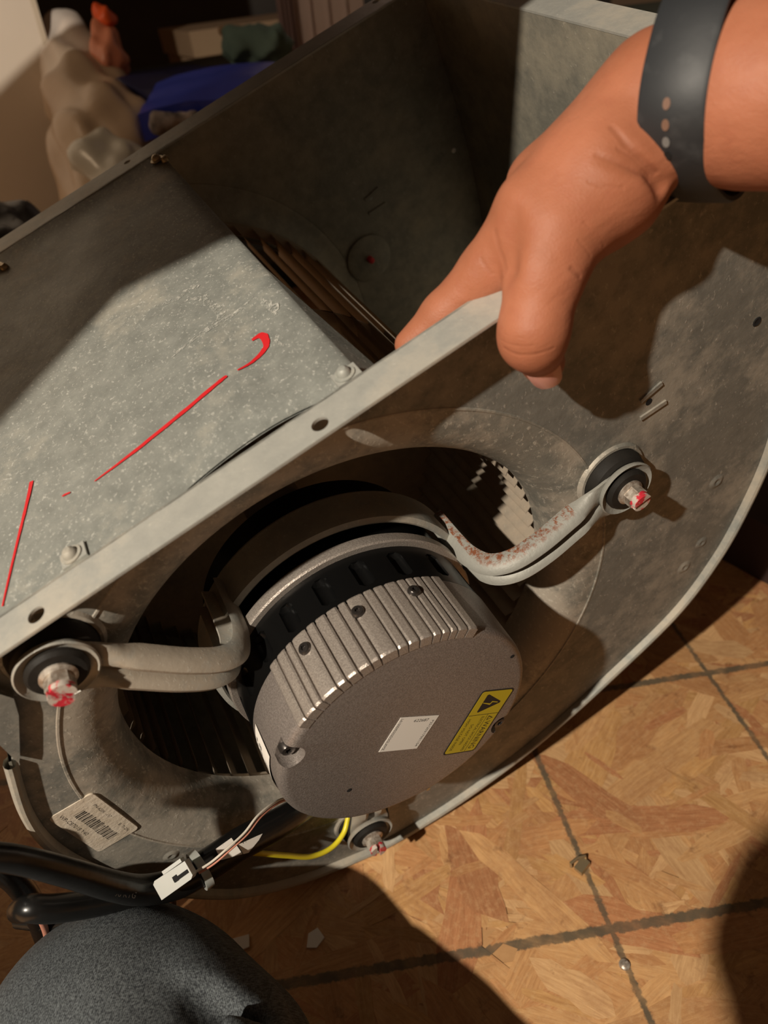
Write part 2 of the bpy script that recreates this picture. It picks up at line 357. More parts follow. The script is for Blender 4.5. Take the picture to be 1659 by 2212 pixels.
# wood strands pressed into the board: thin flakes, each its own outline
def strands():
    vs, fs, uvs, cols = [], [], [], []
    pal = [((.56, .30, .125), 5), ((.64, .375, .165), 5), ((.50, .235, .095), 4), ((.40, .135, .062), 2), ((.72, .47, .24), 3), ((.58, .33, .12), 3)]
    pal = [c for c, n in pal for _ in range(n)]
    nst = 7600
    for q in range(nst):
        dense = q > 1300
        x, y = (random.uniform(-.42, .62), random.uniform(-.42, .5)) if dense else (random.uniform(-1.6, 1.6), random.uniform(-.6, 2.4))
        sm = random.random() < .45; L = (random.uniform(.018, .06) if sm else random.uniform(.05, .14))*(1 if dense else 1.5); W_ = (random.uniform(.003, .011) if sm else random.uniform(.010, .032))*(1 if dense else 1.5)
        a = random.gauss(2.4, .75) if random.random() < .55 else random.uniform(0, math.pi)
        n = 5; top = []; bot = []
        sk = random.uniform(-.3, .3)
        for i in range(n+1):
            t = i/n; e = (1 if 0 < i < n else random.uniform(.05, .8))*random.uniform(.8, 1.1)
            top.append(((t-.5)*L+sk*W_+random.uniform(-.003, .003), W_*.5*e*random.uniform(.86, 1.08)))
            bot.append(((t-.5)*L-sk*W_+random.uniform(-.003, .003), -W_*.5*e*random.uniform(.86, 1.08)))
        poly = top+bot[::-1]; z = .00015+.0007*q/nst
        ca, sa = math.cos(a), math.sin(a); o = len(vs); off = random.uniform(0, 9)
        for (px, py) in poly: vs.append((x+ca*px-sa*py, y+sa*px+ca*py, z)); uvs.append((px+off, py+off*.37))
        fs.append(tuple(range(o, o+len(poly)))[::-1])
        c = V(*random.choice(pal)); c = (V(.585, .325, .145)*.45+c*.55)*random.uniform(.88, 1.1); cols += [(*c, 1)]*len(poly)
    me = D.meshes.new('wood_strands'); me.from_pydata(vs, [], fs)
    uvl = me.uv_layers.new(name='UVMap'); cl = me.color_attributes.new('tint', 'FLOAT_COLOR', 'POINT')
    li = np.zeros(len(me.loops), int); me.loops.foreach_get('vertex_index', li)
    uvl.data.foreach_set('uv', np.array(uvs)[li].ravel()); cl.data.foreach_set('color', np.array(cols).ravel())
    bm = bmesh.new(); bm.from_mesh(me)
    for f in bm.faces:
        f.normal_update()
        if f.normal.z < 0: f.normal_flip()
    bm.to_mesh(me); bm.free()
    me.materials.append(M['strand']); o = link('wood_strands', me, floor); o['kind'] = 'stuff'
strands()
wb = MB(); wb.box((0, 2.75, .9), (2.2, 0, 0), (0, .02, 0), (0, 0, .92)); wall = struct(wb.build('wall_back', 'wall', scale=1))

bmx = MB(); bmx.prism([(-.62, -.275), (-.395, -.146), (-.322, -.091), (-.258, -.088), (-.104, -.024), (-.044, .0), (.16, .085), (.2, .68), (-.2, .64), (-.43, .42), (-.75, .12)], .64, .675)  # made-up slab above the view, outline cut to shade the outlet
tr = struct(bmx.build('shade_slab_1', 'wall', scale=1)); tr['label'] = 'unseen slab added above the blower to shade its far half'

# ================================================================ BLOWER
V0, W, RO, RI, WI, F = 164.3, 324.8, 156.4, 126.8, -21.3, 17.5
bl = thing('furnace_blower', 'galvanised squirrel cage furnace blower tilted on the wood floor, gripped by the hand', 'blower', (-71, -208, 0))
BB = BASE[bl.name]
def part(mb, name, mats, parent=None, ang=35): return mb.build(name, mats, parent or bl, BB, ang)
def frame_local(o): return o
scroll = catmull([(-147.7, 96), (-168.2, 60.5), (-180, 26.8), (-184.4, -13.9), (-182, -55), (-174, -95), (-160, -133), (-133.4, -165.4), (-103, -187), (-71.2, -202.4), (-20, -212), (34.3, -211.6), (79, -204), (123.6, -191.5), (188.5, -167), (228, -134), (254, -96.1), (273.4, -53.9), (282, -5), (286, 50), (286, 110), (286, V0)], 8)
outline = [(286, V0), (-128, V0), (-145.4, 95.1)]+[tuple(p) for p in scroll[:-1]]
def panel_mesh(w, th):
    mb = MB(); ang = [math.atan2(y, x) for x, y in outline]
    pts = []
    n = len(outline)
    for i in range(n):                                        # densify the outline
        a, b = V(*outline[i]), V(*outline[(i+1) % n]); m = max(1, int(np.linalg.norm(b-a)/9))
        pts += [a+(b-a)*j/m for j in range(m)]
    P = []
    for p in pts:
        d = p/np.linalg.norm(p); rad = np.linalg.norm(p); inn = RO if rad > RO+.5 else rad-.5
        row = [V(*(d*(inn+(rad-inn)*t)), w) for t in (0, .33, .66, 1)]
        P.append(row+[r+V(0, 0, th) for r in row[::-1]])
    mb.grid(P, True, True); return mb
def bell(w0, sgn):                                            # rolled inlet ring: outer bead, then a quarter turn into the housing
    prof = [(RO+1.0, w0), (RO+.6, w0+sgn*.3), (RO-.4, w0+sgn*.3), (RO-.8, w0-sgn*.3), (RO-1.4, w0-sgn*.4)]
    for i in range(0, 13):
        q = math.radians(90*i/12); prof.append((RO-2-(RO-2-RI)*math.sin(q), w0-sgn*(.5+(abs(WI)-.5)*(1-math.cos(q)))))
    prof += [(RI, w0-sgn*26), (RI-.2, w0-sgn*27.5), (RI+1, w0-sgn*27.5), (RI+1.2, w0-sgn*22)]
    return MB().lathe(prof, n=128)
part(panel_mesh(0, -1.2), 'side_panel', 'plate')
o = part(panel_mesh(-W, -1.2), 'side_panel', 'wrap'); o['label'] = 'far side panel seen through the outlet'
part(bell(0, 1), 'inlet_ring', 'dusty')
part(bell(-W, -1), 'inlet_ring', 'wrap')
# outlet flanges with punched holes
def strip_holes(u0, u1, w0, w1, v, th, holes, nick=False):
    mb = MB(); cuts = [u0]+[x for h in holes for x in (h[0]-h[2]*2, h[0]+h[2]*2)]+[u1]
    def quad(a, b):
        m = max(1, int((b-a)/12))
        for i in range(m):
            p, q = a+(b-a)*i/m, a+(b-a)*(i+1)/m
            for z in (v, v-th): mb.add([V(p, z, w0), V(q, z, w0), V(q, z, w1), V(p, z, w1)], [(0, 1, 2, 3)])
    for i in range(0, len(cuts), 2): quad(cuts[i], cuts[i+1])
    for (hu, hw, hr) in holes:
        n = 32; a0, a1 = hu-hr*2, hu+hr*2
        for z in (v, v-th):
            inner = [V(hu+hr*math.cos(2*math.pi*i/n), z, hw+hr*math.sin(2*math.pi*i/n)) for i in range(n)]; outer = []
            for i in range(n):
                c, s_ = math.cos(2*math.pi*i/n), math.sin(2*math.pi*i/n)
                tx = (a1-hu)/abs(c) if abs(c) > 1e-6 else 1e9; tz = ((w1-hw) if s_ > 0 else (hw-w0))/abs(s_) if abs(s_) > 1e-6 else 1e9
                t = min(tx, tz); outer.append(V(hu+c*t, z, hw+s_*t))
            mb.grid([inner, outer], False, True)
            for (cx, cz, sc_, ss_) in ((a1, w1, 1, 1), (a0, w1, -1, 1), (a0, w0, -1, -1), (a1, w0, 1, -1)):
                js = sorted(range(n), key=lambda i: np.hypot(outer[i][0]-cx, outer[i][2]-cz))[:6]
                e1 = [outer[i] for i in js if abs(outer[i][0]-cx) < 1e-4]; e2 = [outer[i] for i in js if abs(outer[i][2]-cz) < 1e-4]
                if e1 and e2:
                    p = min(e1, key=lambda q: abs(q[2]-cz)); q = min(e2, key=lambda q: abs(q[0]-cx)); mb.add([p, V(cx, z, cz), q], [(0, 1, 2)])
        mb.lathe([(hr, -th), (hr, 0)], n=n)
        for j in range(len(mb.v)-2*n, len(mb.v)):
            x_, y_, z_ = mb.v[j]; mb.v[j] = (x_+hu, v+z_, y_+hw)
    for wz in (w0, w1): mb.add([V(u0, v, wz), V(u1, v, wz), V(u1, v-th, wz), V(u0, v-th, wz)], [(0, 1, 2, 3)])
    for uz in (u0, u1): mb.add([V(uz, v, w0), V(uz, v, w1), V(uz, v-th, w1), V(uz, v-th, w0)], [(0, 1, 2, 3)])
    return mb
HR = 3.6
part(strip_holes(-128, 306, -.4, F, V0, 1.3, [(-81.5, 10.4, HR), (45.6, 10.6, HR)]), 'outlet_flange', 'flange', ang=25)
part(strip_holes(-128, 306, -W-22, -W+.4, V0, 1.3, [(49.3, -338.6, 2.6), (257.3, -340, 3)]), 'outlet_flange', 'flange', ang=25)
# scroll wrap: sheet along the outline with a rolled rim on both sides
sp = [V(p[0], p[1]) for p in scroll]
nor = []
for i in range(len(sp)):
    d = sp[min(i+1, len(sp)-1)]-sp[max(i-1, 0)]; d /= np.linalg.norm(d); nor.append(V(d[1], -d[0]))
def along(prof): return [[V(*(sp[i]+nor[i]*a), w) for a, w in prof] for i in range(len(sp))]
part(MB().grid(along([(.2, 1), (.2, -W/2), (.2, -W-1), (1.4, -W-1), (1.4, -W/2), (1.4, 1)]), False, True), 'scroll_wrap', 'wrap')
rimp = [(-2.2, .2), (-1.6, 2.6), (-1.0, 4.3), (.4, 5.2), (2.0, 5.0), (3.3, 3.8), (3.8, 1.8), (3.2, -.6), (1.4, -2)]
part(MB().grid(along(rimp), False, False), 'rolled_rim', 'rim')
part(MB().grid(along([(a, -W-w) for a, w in rimp]), False, False), 'rolled_rim', 'rim')
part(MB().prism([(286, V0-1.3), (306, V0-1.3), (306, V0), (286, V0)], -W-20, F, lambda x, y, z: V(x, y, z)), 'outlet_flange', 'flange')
part(MB().prism([(-144.6, 96), (-141.5, 99), (-124.4, 120.5), (-119, 130), (-126, V0-1), (-128.5, V0-1)], 0, 4.6), 'corner_tab', 'plate')
# cutoff sheet
ue_w = np.array([-339, -254, -180, -130, -99, -56, -24, -8, 0.]); ue_u = np.array([79, 90, 95.5, 94.5, 92, 85.5, 77, 72, 71.])
def cut_sheet():
    mb = MB(); P = []
    ws = np.r_[np.linspace(0, -20, 7), np.linspace(-28, -W+2, 34)]
    for w in ws:
        ue = np.interp(-w, -ue_w, ue_u); row = []
        lipk = max(0, 1+w/125.)
        for u in np.r_[np.linspace(-127, ue-14, 34), ue-9, ue-5, ue-2, ue, ue+.8, ue+4*lipk+.4, ue+8*lipk+.4, ue+13*lipk+.4]:
            g_ = max(0, math.cos(math.pi/2*min(1, abs(u-20)/42.)))**.55   # near edge sags away from the flange
            e = max(0, 1+w/26.)
            v = V0-3.0-2.6*g_*e+1.0*mnoise.noise(Vector((u*.011, w*.011, 3)))
            v += 3.5*max(0, -(w+W-24)/24)**2 if w < -W+24 else 0
            over = u-ue
            if over > -9: v -= 1.6*((over+9)/9)**2 if over <= 0 else 1.6+over*1.45
            v -= 2.5*math.exp(-((u-ue+26)/14)**2)*math.exp(-((w+70)/80)**2)
            row.append(V(u, v, w-.7-(11.5*g_*e)))
        P.append(row)
    mb.grid(P)
    Q = [[p-V(0, 1, 0) for p in r] for r in P]; mb.grid(Q)
    return mb
part(cut_sheet(), 'cutoff_plate', 'bright', ang=50)
def cut_v(u, w): return V0-3.0+1.0*mnoise.noise(Vector((u*.011, w*.011, 3)))-2.5*math.exp(-((u-np.interp(-w, -ue_w, ue_u)+26)/14)**2)*math.exp(-((w+70)/80)**2)
def stroke(pts, wid, name, mat='marker'):
    pts = catmull([V(*p) for p in pts], 6); wid = np.interp(np.linspace(0, 1, len(pts)), np.linspace(0, 1, len(wid)), wid)
    mb = MB(); P = []
    for i, p in enumerate(pts):
        d = pts[min(i+1, len(pts)-1)]-pts[max(i-1, 0)]; d /= np.linalg.norm(d)+1e-9; nn = V(-d[1], d[0])
        r = []
        for s_ in (-1, 0, 1):
            q = p+nn*s_*wid[i]*.5*random.uniform(.85, 1.1); r.append(V(q[0], cut_v(q[0], q[1])+(.55 if mat == 'marker' else .25), q[1]))
        P.append(r)
    mb.grid(P); o = part(mb, name, mat); o['label'] = 'red marker stroke' if mat == 'marker' else 'pale scuff in the zinc'
stroke([(44.5, -72), (48.5, -71.5), (49.7, -67.9), (47.5, -61), (38.7, -56.6), (31.3, -56)], [1.8, 3.6, 4.0, 3.4, 2.0, .9], 'marker_stroke')
stroke([(26, -56.5), (22.5, -55.6), (0.4, -51.5), (-24.7, -47.6), (-45.5, -45.2)], [1.0, 2.4, 2.6, 2.2, .6], 'marker_stroke')
stroke([(-57, -48.2), (-59.5, -48.9), (-61, -49)], [.8, 1.4, .6], 'marker_stroke')
stroke([(-72.6, -72.3), (-78, -57), (-87, -33), (-96, -8.5)], [2.2, 1.7, 1.2, .8], 'marker_stroke')
for pts_, wd_ in (([(8.9, -94.5), (22.4, -97.4), (38.9, -99.4), (49.8, -100), (57.8, -101.2)], [.3, 1.0, 1.6, 1.0, .3]), ([(11.5, -96.2), (25.4, -98.7), (37.4, -102.5)], [.2, .7, .4]),
        ([(27.5, -134.2), (35.6, -128.9), (39, -118.5), (40, -106), (37.1, -101.8)], [.4, 1.6, 1.8, 2.4, .6]), ([(60, -95.4), (60.2, -89.6), (61.8, -83.7), (60.4, -76.2)], [.5, 1.2, 3.0, 1.0]),
        ([(14.2, -146.4), (25.2, -140.3), (34.5, -142.5), (39, -139.1)], [.3, 2.2, 1.2, 2.2]), ([(53.2, -63.2), (53.2, -57.4), (54.6, -52)], [.9, .7, .3]), ([(38.2, -128.3), (40.6, -127.3)], [.8, 1.4])):
    stroke(pts_, [q*2.2 for q in wd_], 'scuff_mark', 'scuff')
for (u, w, m) in ((65.5, -8, 'flange'), (-63, -9.5, 'flange'), (66, -W+9, 'brass'), (-61, -W+15, 'brass')):
    s_ = -1 if w > -100 else 1
    tab = MB().prism([(u-5, w-4), (u+6, w-4), (u+6, w+4.5), (u-5, w+4.5)], V0-6, V0-1.4, lambda x, y, z: V(x, z, y))
    if m == 'flange': part(tab, 'mounting_tab', 'flange')
    sc = MB(); sc.lathe([(.05, 3.4), (1.6, 3.2), (2.7, 2.2), (3.1, .6), (3.1, 0)], n=16); sc.lathe([(3.1, .4), (4.6, .3), (4.6, -.4)], n=18)
    sc.v = [(u+x_, V0-1.0+z_, w-y_) for x_, y_, z_ in sc.v]
    part(sc, 'sheet_metal_screw', m if m == 'brass' else 'rim')
    if m == 'brass':
        sc = MB(); sc.lathe([(.05, 3.4), (1.6, 3.2), (2.5, 2.2), (2.9, .6), (2.9, 0)], n=16)
        sc.v = [(u+4.5+x_, V0-3.0+z_, w+5-y_) for x_, y_, z_ in sc.v]; part(sc, 'sheet_metal_screw', m)
# marks pressed into the panels
for w, sg in ((0, 1), (-W, 1)):
    for (a, b) in (((190, 52.5), (203.7, 55)), ((188.5, 40.8), (204.8, 40.5))):
        d = V(b[0]-a[0], b[1]-a[1]); L = np.linalg.norm(d); d /= L; nn = V(-d[1], d[0])
        mb = MB(); mb.prism([tuple(V(*a)+nn*1.1), tuple(V(*a)-nn*1.3), tuple(V(*b)-nn*1.3), tuple(V(*b)+nn*1.1)], w-.1, w+1.1)
        part(mb, 'lanced_slot', 'plate' if w == 0 else 'wrap')
    mb = MB(); mb.lathe([(.02, w+.15), (1.8, w+.15), (2.1, w+.05)], (194.5, 51.5) if w else (195.2, 47.5), 14); part(mb, 'rivet_hole', 'hole' if w == 0 else 'rim')
mb = MB(); mb.lathe([(.02, .2), (1.6, .2), (2.2, .5), (2.8, .1)], (264.2, 51.4), 12); part(mb, 'rivet_hole', 'hole')
mb = MB(); mb.lathe([(.02, -W+.6), (1.5, -W+.5), (2, -W+.1)], (273.5, 46.2), 12); part(mb, 'rivet_hole', 'paper')
mb = MB(); mb.lathe([(19, -W+.1), (19.5, -W+2), (18, -W+2.6), (.05, -W+2.4)], (173.5, 8), 32); part(mb, 'mounting_boss', 'wrap')
mb = MB(); mb.lathe([(2.6, -W+2), (2.6, -W+7), (1.2, -W+8), (.05, -W+8)], (173.5, 8), 14); o = part(mb, 'mounting_stud', 'red')

for (x_, y_, r) in ((234, -54.9, 3.0), (219.3, -107.4, 2.6), (204.1, -121.8, 3.0), (-158.5, -47.3, 2.6)):
    part(MB().lathe([(r*1.9, 0), (r*1.3, .55), (r, .95), (r*.75, .85), (r*.4, .25), (.02, .1)], (x_, y_), 22), 'dimple', 'plate', ang=80)

# wheel: centre disc, end rings, sixty blades
wh = MB(); wh.lathe([(18, -158), (134, -158), (134, -160), (18, -160)], n=64, close=True)
for w in (-30, -297): wh.lathe([(131, w-3), (138, w-3), (138.6, w), (138, w+3), (131, w+3), (130.4, w)], n=96, close=True)
wh.lathe([(7, -140), (20, -140), (20, -178), (7, -178)], n=32, close=True)
wheel = part(wh, 'blower_wheel', 'wheel')
bm_ = MB(); rows = []
for i in range(7):
    t = i/6; r = 123+14*t; a = .125*t**1.2
    rows.append((r*math.cos(a), r*math.sin(a)))
prof = rows+[(x_*1.004, y_+1.0) for x_, y_ in rows[::-1]]
bm_.grid([[V(x_, y_, w) for w in (-28, -159, -299)] for x_, y_ in prof], True, False)
b0 = bm_.build('blade', 'wheel', None, (0, 0, 0), 40); mesh_blade = b0.data; D.objects.remove(b0)
NB = 60
for i in range(NB):
    b = D.objects.new('blade', mesh_blade); COL.objects.link(b); b.parent = wheel
    b.matrix_local = Matrix.Translation(Vector([-c*.001 for c in BB])) @ Matrix.Rotation(2*math.pi*(i+.3)/NB, 4, 'Z')

# motor -------------------------------------------------------------
def boolean(o, cutters):
    for c in cutters:
        md = o.modifiers.new('cut', 'BOOLEAN'); md.object = c; md.solver = 'EXACT'
    dg = bpy.context.evaluated_depsgraph_get(); me = D.meshes.new_from_object(o.evaluated_get(dg)); o.modifiers.clear(); o.data = me
    for c in cutters: D.objects.remove(c)
    me.shade_smooth(); me.set_sharp_from_angle(angle=math.radians(30))
mo = MB(); mo.lathe([(1, 14), (66, 14), (69.3, 13), (69.3, -14), (69.3, -74), (64, -80), (8, -80), (8, -130), (1, -130)], n=96)
mo.add([V(0, 0, 14), V(0, 0, -130)], [])
motor = part(mo, 'motor', 'black', ang=30)
cut = []
for a in (-14, 9, 30.9, 51.2, 68.5, 85.3, 102.3, 119, 138, 158):
    c = MB(); ca, sa = math.cos(math.radians(a)), math.sin(math.radians(a))
    e = V(ca, sa, 0); t_ = V(-sa, ca, 0); path = [e*70+t_*0+V(0, 0, w) for w in (-9, -7, 0, 6, 8)]
    c.tube(path, [2.0, 4.3, 4.3, 4.3, 2.2], 14, up=t_)
    cut.append(part(c, 'slot_cutter', 'hole'))
boolean(motor, cut)
part(MB().lathe([(69, -13.6), (72.4, -13.6), (73.2, -14.4), (73.2, -19.6), (72.6, -20.6), (69, -20.6)], n=128, close=True), 'clamp_ring', 'castb', motor)
capm = MB(); q_ = [(0.01, 49.1), (30, 49.1), (64.2, 49.1)]+[(64.2+4.8*math.sin(math.radians(a)), 44.3+4.8*math.cos(math.radians(a))) for a in (15, 30, 45, 60, 75, 90)]
capm.lathe(q_+[(69.2, 30), (69.6, 14), (69.0, 12.6), (60, 12.4), (.01, 12.4)], n=128)
cap = part(capm, 'end_cap', 'cast', motor, 30)
cut = []
for (a, r) in ((137.5, 65.5), (-51.7, 66.5)):
    c = MB(); fz = 41 if a > 0 else 44; c.lathe([(.01, fz), (7.2, fz), (7.2, 60), (.01, 60)], (r*math.cos(math.radians(a)), r*math.sin(math.radians(a))), 28)
    c2 = MB(); e = V(math.cos(math.radians(a)), math.sin(math.radians(a)), 0); t_ = V(-e[1], e[0], 0)
    cut.append(part(c, 'notch_cutter', 'cast', motor))
boolean(cap, cut)
fb = [120.2, 115, 109.6, 105.9, 98.5, 94.2, 89.1, 84, 80.2, 73.1, 68.8, 64.1, 58.6, 54.7, 51, 47.5, 42.7, 37.6]
for i in range(len(fb)-1):
    a1, a0 = fb[i]-.28, fb[i+1]+.42; mb = MB(); P = []
    for j in range(7):
        a = math.radians(a0+(a1-a0)*j/6); hi_ = 71.2+(-.5 if j in (0, 6) else 0)
        P.append([V(r*math.cos(a), r*math.sin(a), w) for r, w in ((64, 12.2), (hi_-.4, 12.2), (hi_, 13), (hi_, 44), (hi_-.1, 48.2), (hi_-.8, 49.3), (65, 49.4))])
    mb.grid(P); mb.v = list(mb.v); n7 = 7
    mb.f += [tuple(range(7)), tuple(range(6*7, 7*7))]; mb.mi += [0, 0]
    part(mb, 'cooling_fin', 'castb', motor, 25)
def torx(pos, axis, r=3.1, h=2.0, mat='torx'):
    axis = V(*axis)/np.linalg.norm(axis); a = np.cross(axis, V(.2, .9, .3)); a /= np.linalg.norm(a); b = np.cross(axis, a)
    mb = MB(); prof = [(r, -1), (r, h*.55), (r*.82, h*.95), (r*.55, h)]; P = []
    n = 24
    for i in range(n):
        q = 2*math.pi*i/n; st = r*(.40+.08*math.cos(6*q))
        P.append([V(*pos)+(a*math.cos(q)+b*math.sin(q))*rr+axis*hh for rr, hh in prof+[(st, h), (st*.9, h-1.3), (.05, h-1.4)]])
    mb.grid(P, True); return mb
for a in (102.1, 78.5, 55.1):
    e = (math.cos(math.radians(a)), math.sin(math.radians(a)), 0)
    part(torx((71.2*e[0], 71.2*e[1], 22), e), 'cap_screw', 'torx', motor)
for (a, r) in ((137.5, 64.8), (-51.7, 65.5)):
    e = (r*math.cos(math.radians(a)), r*math.sin(math.radians(a)), 41 if a > 0 else 44); part(torx(e, (0, 0, 1), 4.0, 4.2), 'cap_screw', 'torx', motor)
for (x_, y_, r, m) in ((-42.4, -12.7, 1.5, 'hole'), (63.8, 3.5, 1.3, 'hole'), (-13.3, -65, 1.4, 'brass')):
    part(MB().lathe([(.01, 49.2), (r*.8, 49.2), (r, 49.12)], (x_, y_), 12), 'plug', m, motor)
# stickers on the motor
EX = lambda a, b: (V(*b)-V(*a))/np.linalg.norm(V(*b)-V(*a))
NW = V(0, 0, 1)
def sticker(poly, w, th, mats): mb = MB(); mb.prism(poly, w, w+th); return mb
def roundrect(o_, ex, ey, w_, h_, r):
    pts = []
    for (cx, cy, a0) in ((w_-r, h_-r, 0), (r, h_-r, 90), (r, r, 180), (w_-r, r, 270)):
        for j in range(5):
            q = math.radians(a0+22.5*j); pts.append(tuple((V(*o_)+ex*(cx+r*math.cos(q))+ey*(cy+r*math.sin(q)))[:2]))
    return pts
# small white serial label (its square code is left off)
o_ = V(-17.9, 2.5, 0); ex = EX((-17.9, 2.5), (-2.4, -17.6)); ex = V(*ex, 0); ey = V(-ex[1], ex[0], 0)
mb = MB(); mb.prism([tuple((o_+ex*a+ey*b)[:2]) for a, b in ((0, 0), (25, 0), (25, 24.6), (0, 24.6))], 49.15, 49.32)
mb.mat(1); z_ = V(0, 0, 49.34)
put_text(mb, '622687', 2.9, o_+ex*10+ey*20.9+z_, ex, ey, NW, .02, 9.6)
put_text(mb, 'P25120317001104', 2.2, o_+ex*22.2+ey*21.6+z_, -ey, ex, NW, .02, 19.6)
put_text(mb, 'L6100S95502D2GLXMZ', 2.2, o_+ex*.9+ey*23.8+z_, -ey, ex, NW, .02, 22.6)
o = part(mb, 'serial_label', ['paper', 'ink'], motor); o['label'] = 'small white printed label'
# yellow warning label: reading direction runs down the label, its head to the right
c0 = V(4.9, -40.8, 0); up_ = V(*EX((4.9, -40.8), (19.9, -58.5)), 0)*1.0; rd = V(*EX((42.1, -7.9), (4.9, -40.8)), 0)
up_ = V(-rd[1], rd[0], 0); o_ = V(42.1, -7.9, 0); Lx, Ly = 49.7, 23.2
mb = MB(); mb.prism(roundrect(o_, rd, up_, Lx, Ly, 2.2), 49.15, 49.25)
mb.mat(1); mb.prism(roundrect(o_+rd*.9+up_*.9, rd, up_, Lx-1.8, Ly-1.8, 1.6), 49.2, 49.32)
mb.mat(0); z_ = V(0, 0, 49.34)
def bar(x0, y0, x1, y1): mb.add([o_+rd*x0+up_*y0+z_, o_+rd*x1+up_*y0+z_, o_+rd*x1+up_*y1+z_, o_+rd*x0+up_*y1+z_], [(0, 1, 2, 3)])
bar(18.6, 1, 19.0, Ly-1); bar(19, 15.0, Lx-1, 15.3)
tri = [(3.6, 5.4), (16.2, 5.4), (16.8, 6.4), (10.6, 18.3), (9.3, 18.3), (3.1, 6.4)]
mb.add([o_+rd*x_+up_*y_+z_ for x_, y_ in tri], [tuple(range(6))])
mb.mat(1); bolt_ = [(9.2, 5.6), (10.3, 11.2), (8.6, 11.8), (9.6, 16.4), (10.2, 16.4), (9.5, 12.5), (11.5, 11.6), (9.6, 5.6)]
mb.add([o_+rd*x_+up_*y_+z_+NW*.04 for x_, y_ in bolt_], [tuple(range(8))]); mb.mat(0)
put_text(mb, 'WARNING', 5.4, o_+rd*24.6+up_*16.6+z_, rd, up_, NW, .02, 22)
mb.add([o_+rd*x_+up_*y_+z_ for x_, y_ in ((20.3, 16.6), (24.0, 16.6), (22.15, 20.6))], [(0, 1, 2)])
mb.mat(1); mb.add([o_+rd*x_+up_*y_+z_+NW*.03 for x_, y_ in ((21.1, 17.1), (23.2, 17.1), (22.15, 19.4))], [(0, 1, 2)]); mb.mat(0)
put_text(mb, 'ELECTRICAL SHOCK HAZARD', 2.7, o_+rd*20.4+up_*11.6+z_, rd, up_, NW, .02, 27.5)
put_text(mb, 'DO NOT OPEN', 2.7, o_+rd*26+up_*7.2+z_, rd, up_, NW, .02, 16)
put_text(mb, 'HIGH VOLTAGE INSIDE', 2.7, o_+rd*21.4+up_*2.8+z_, rd, up_, NW, .02, 25)
o = part(mb, 'warning_label', ['ink', 'yellow'], motor); o['label'] = 'yellow electrical warning label'
# curved white sticker on the side of the cap
mb = MB(); P = []
for j in range(15):
    a = math.radians(147+46*j/14); P.append([V(69.95*math.cos(a), 69.95*math.sin(a), w) for w in np.linspace(18, 38, 5)])
mb.grid(P); mb.mat(1)
for i in range(9):
    for j in range(5):
        if (i*5+j*3+i*j) % 3:
            a = math.radians(152+i*1.3); b = math.radians(152+i*1.3+1.0); w_ = 20+j*1.9
            mb.add([V(70.05*math.cos(q), 70.05*math.sin(q), ww) for q, ww in ((a, w_), (b, w_), (b, w_+1.3), (a, w_+1.3))], [(0, 1, 2, 3)])
for i in range(6):
    a, b = math.radians(157), math.radians(180-i*1.5); w_ = 31+i*.9
    P = [[V(70.05*math.cos(q), 70.05*math.sin(q), ww) for ww in (w_, w_+.35)] for q in np.linspace(a, b, 8)]; mb.grid(P)
o = part(mb, 'side_label', ['paper', 'faded'], motor); o['label'] = 'white sticker on the cap side'

# belly band and three arms ------------------------------------------
part(MB().lathe([(74.3, -27), (75.4, -26.4), (78.2, -27.6), (79, -31), (78.4, -44), (79.6, -48), (78.6, -50), (75, -49)], n=120, close=True), 'belly_band', 'arm')
PATH = catmull([(166, 11), (150, 10.6), (131, 11.6), (112, 12.6), (95, 10.8), (83.5, 4), (78, -8), (76.6, -22), (76.4, -46)], 6)
def arm_mesh():
    mb = MB(); P = []; m = len(PATH)
    ss = V(-1, -.93, -.76, -.53, -.30, -.13, -.05, .05, .13, .30, .53, .76, .93, 1)
    for i, p in enumerate(PATH):
        d = PATH[min(i+1, m-1)]-PATH[max(i-1, 0)]; d /= np.linalg.norm(d); nn = V(-d[1], d[0])
        if nn[1] < 0 and i < m/2: nn = -nn
        nn = V(d[1], -d[0])                                   # outwards
        t = p[0]; f_ = float(np.clip((152-t)/16, 0, 1)); wdt = 10.4+3.2*float(np.clip((t-140)/14, 0, 1))
        hh = V(-4.8, -.4, 3.2, 4.5, 3.2, 0, -6.8, -6.8, 0, 3.2, 4.5, 3.2, -.4, -4.8)*f_
        ht = [V(p[0]+nn[0]*h, s_*wdt, p[1]+nn[1]*h) for s_, h in zip(ss, hh)]
        hb_ = [V(p[0]+nn[0]*(h-1.8), s_*(wdt-.4), p[1]+nn[1]*(h-1.8)) for s_, h in zip(ss[::-1], hh[::-1])]
        P.append(ht+hb_)
    mb.grid(P, False, True); n_ = len(P[0]); mb.f += [tuple(range(n_)), tuple(range((m-1)*n_, m*n_))]; mb.mi += [0, 0]
    mb.lathe([(5, 9.2), (12, 9.2), (14.8, 9.8), (16.2, 11.2), (16.6, 13), (15.9, 13.6), (14.9, 12.4), (13.2, 11.6), (5, 11.4)], (166, 0), 40, close=True)
    return mb
a0_ = arm_mesh().build('mounting_arm', 'arm', None, (0, 0, 0), 40); arm_me = a0_.data; D.objects.remove(a0_)
arm_ru = arm_me.copy(); arm_ru.materials.clear(); arm_ru.materials.append(M['rusty'])
def lathe_part(prof, mat, name, n=32, close=True): o_m = MB().lathe(prof, (166, 0), n, close=close).build(name, mat, None, (0, 0, 0), 30); me = o_m.data; D.objects.remove(o_m); return me
boss_me = lathe_part([(21.6, -.8), (21, .3), (20, 1.6), (18.6, 1.8), (17.6, .6), (10, .3), (10, -.8)], 'dusty', 'mounting_boss', 40)
grom_me = lathe_part([(18, .4), (18.2, 3), (16.8, 7.6), (14.8, 9.2), (6, 9.2), (6, .4)], 'rubber', 'rubber_grommet', 40)
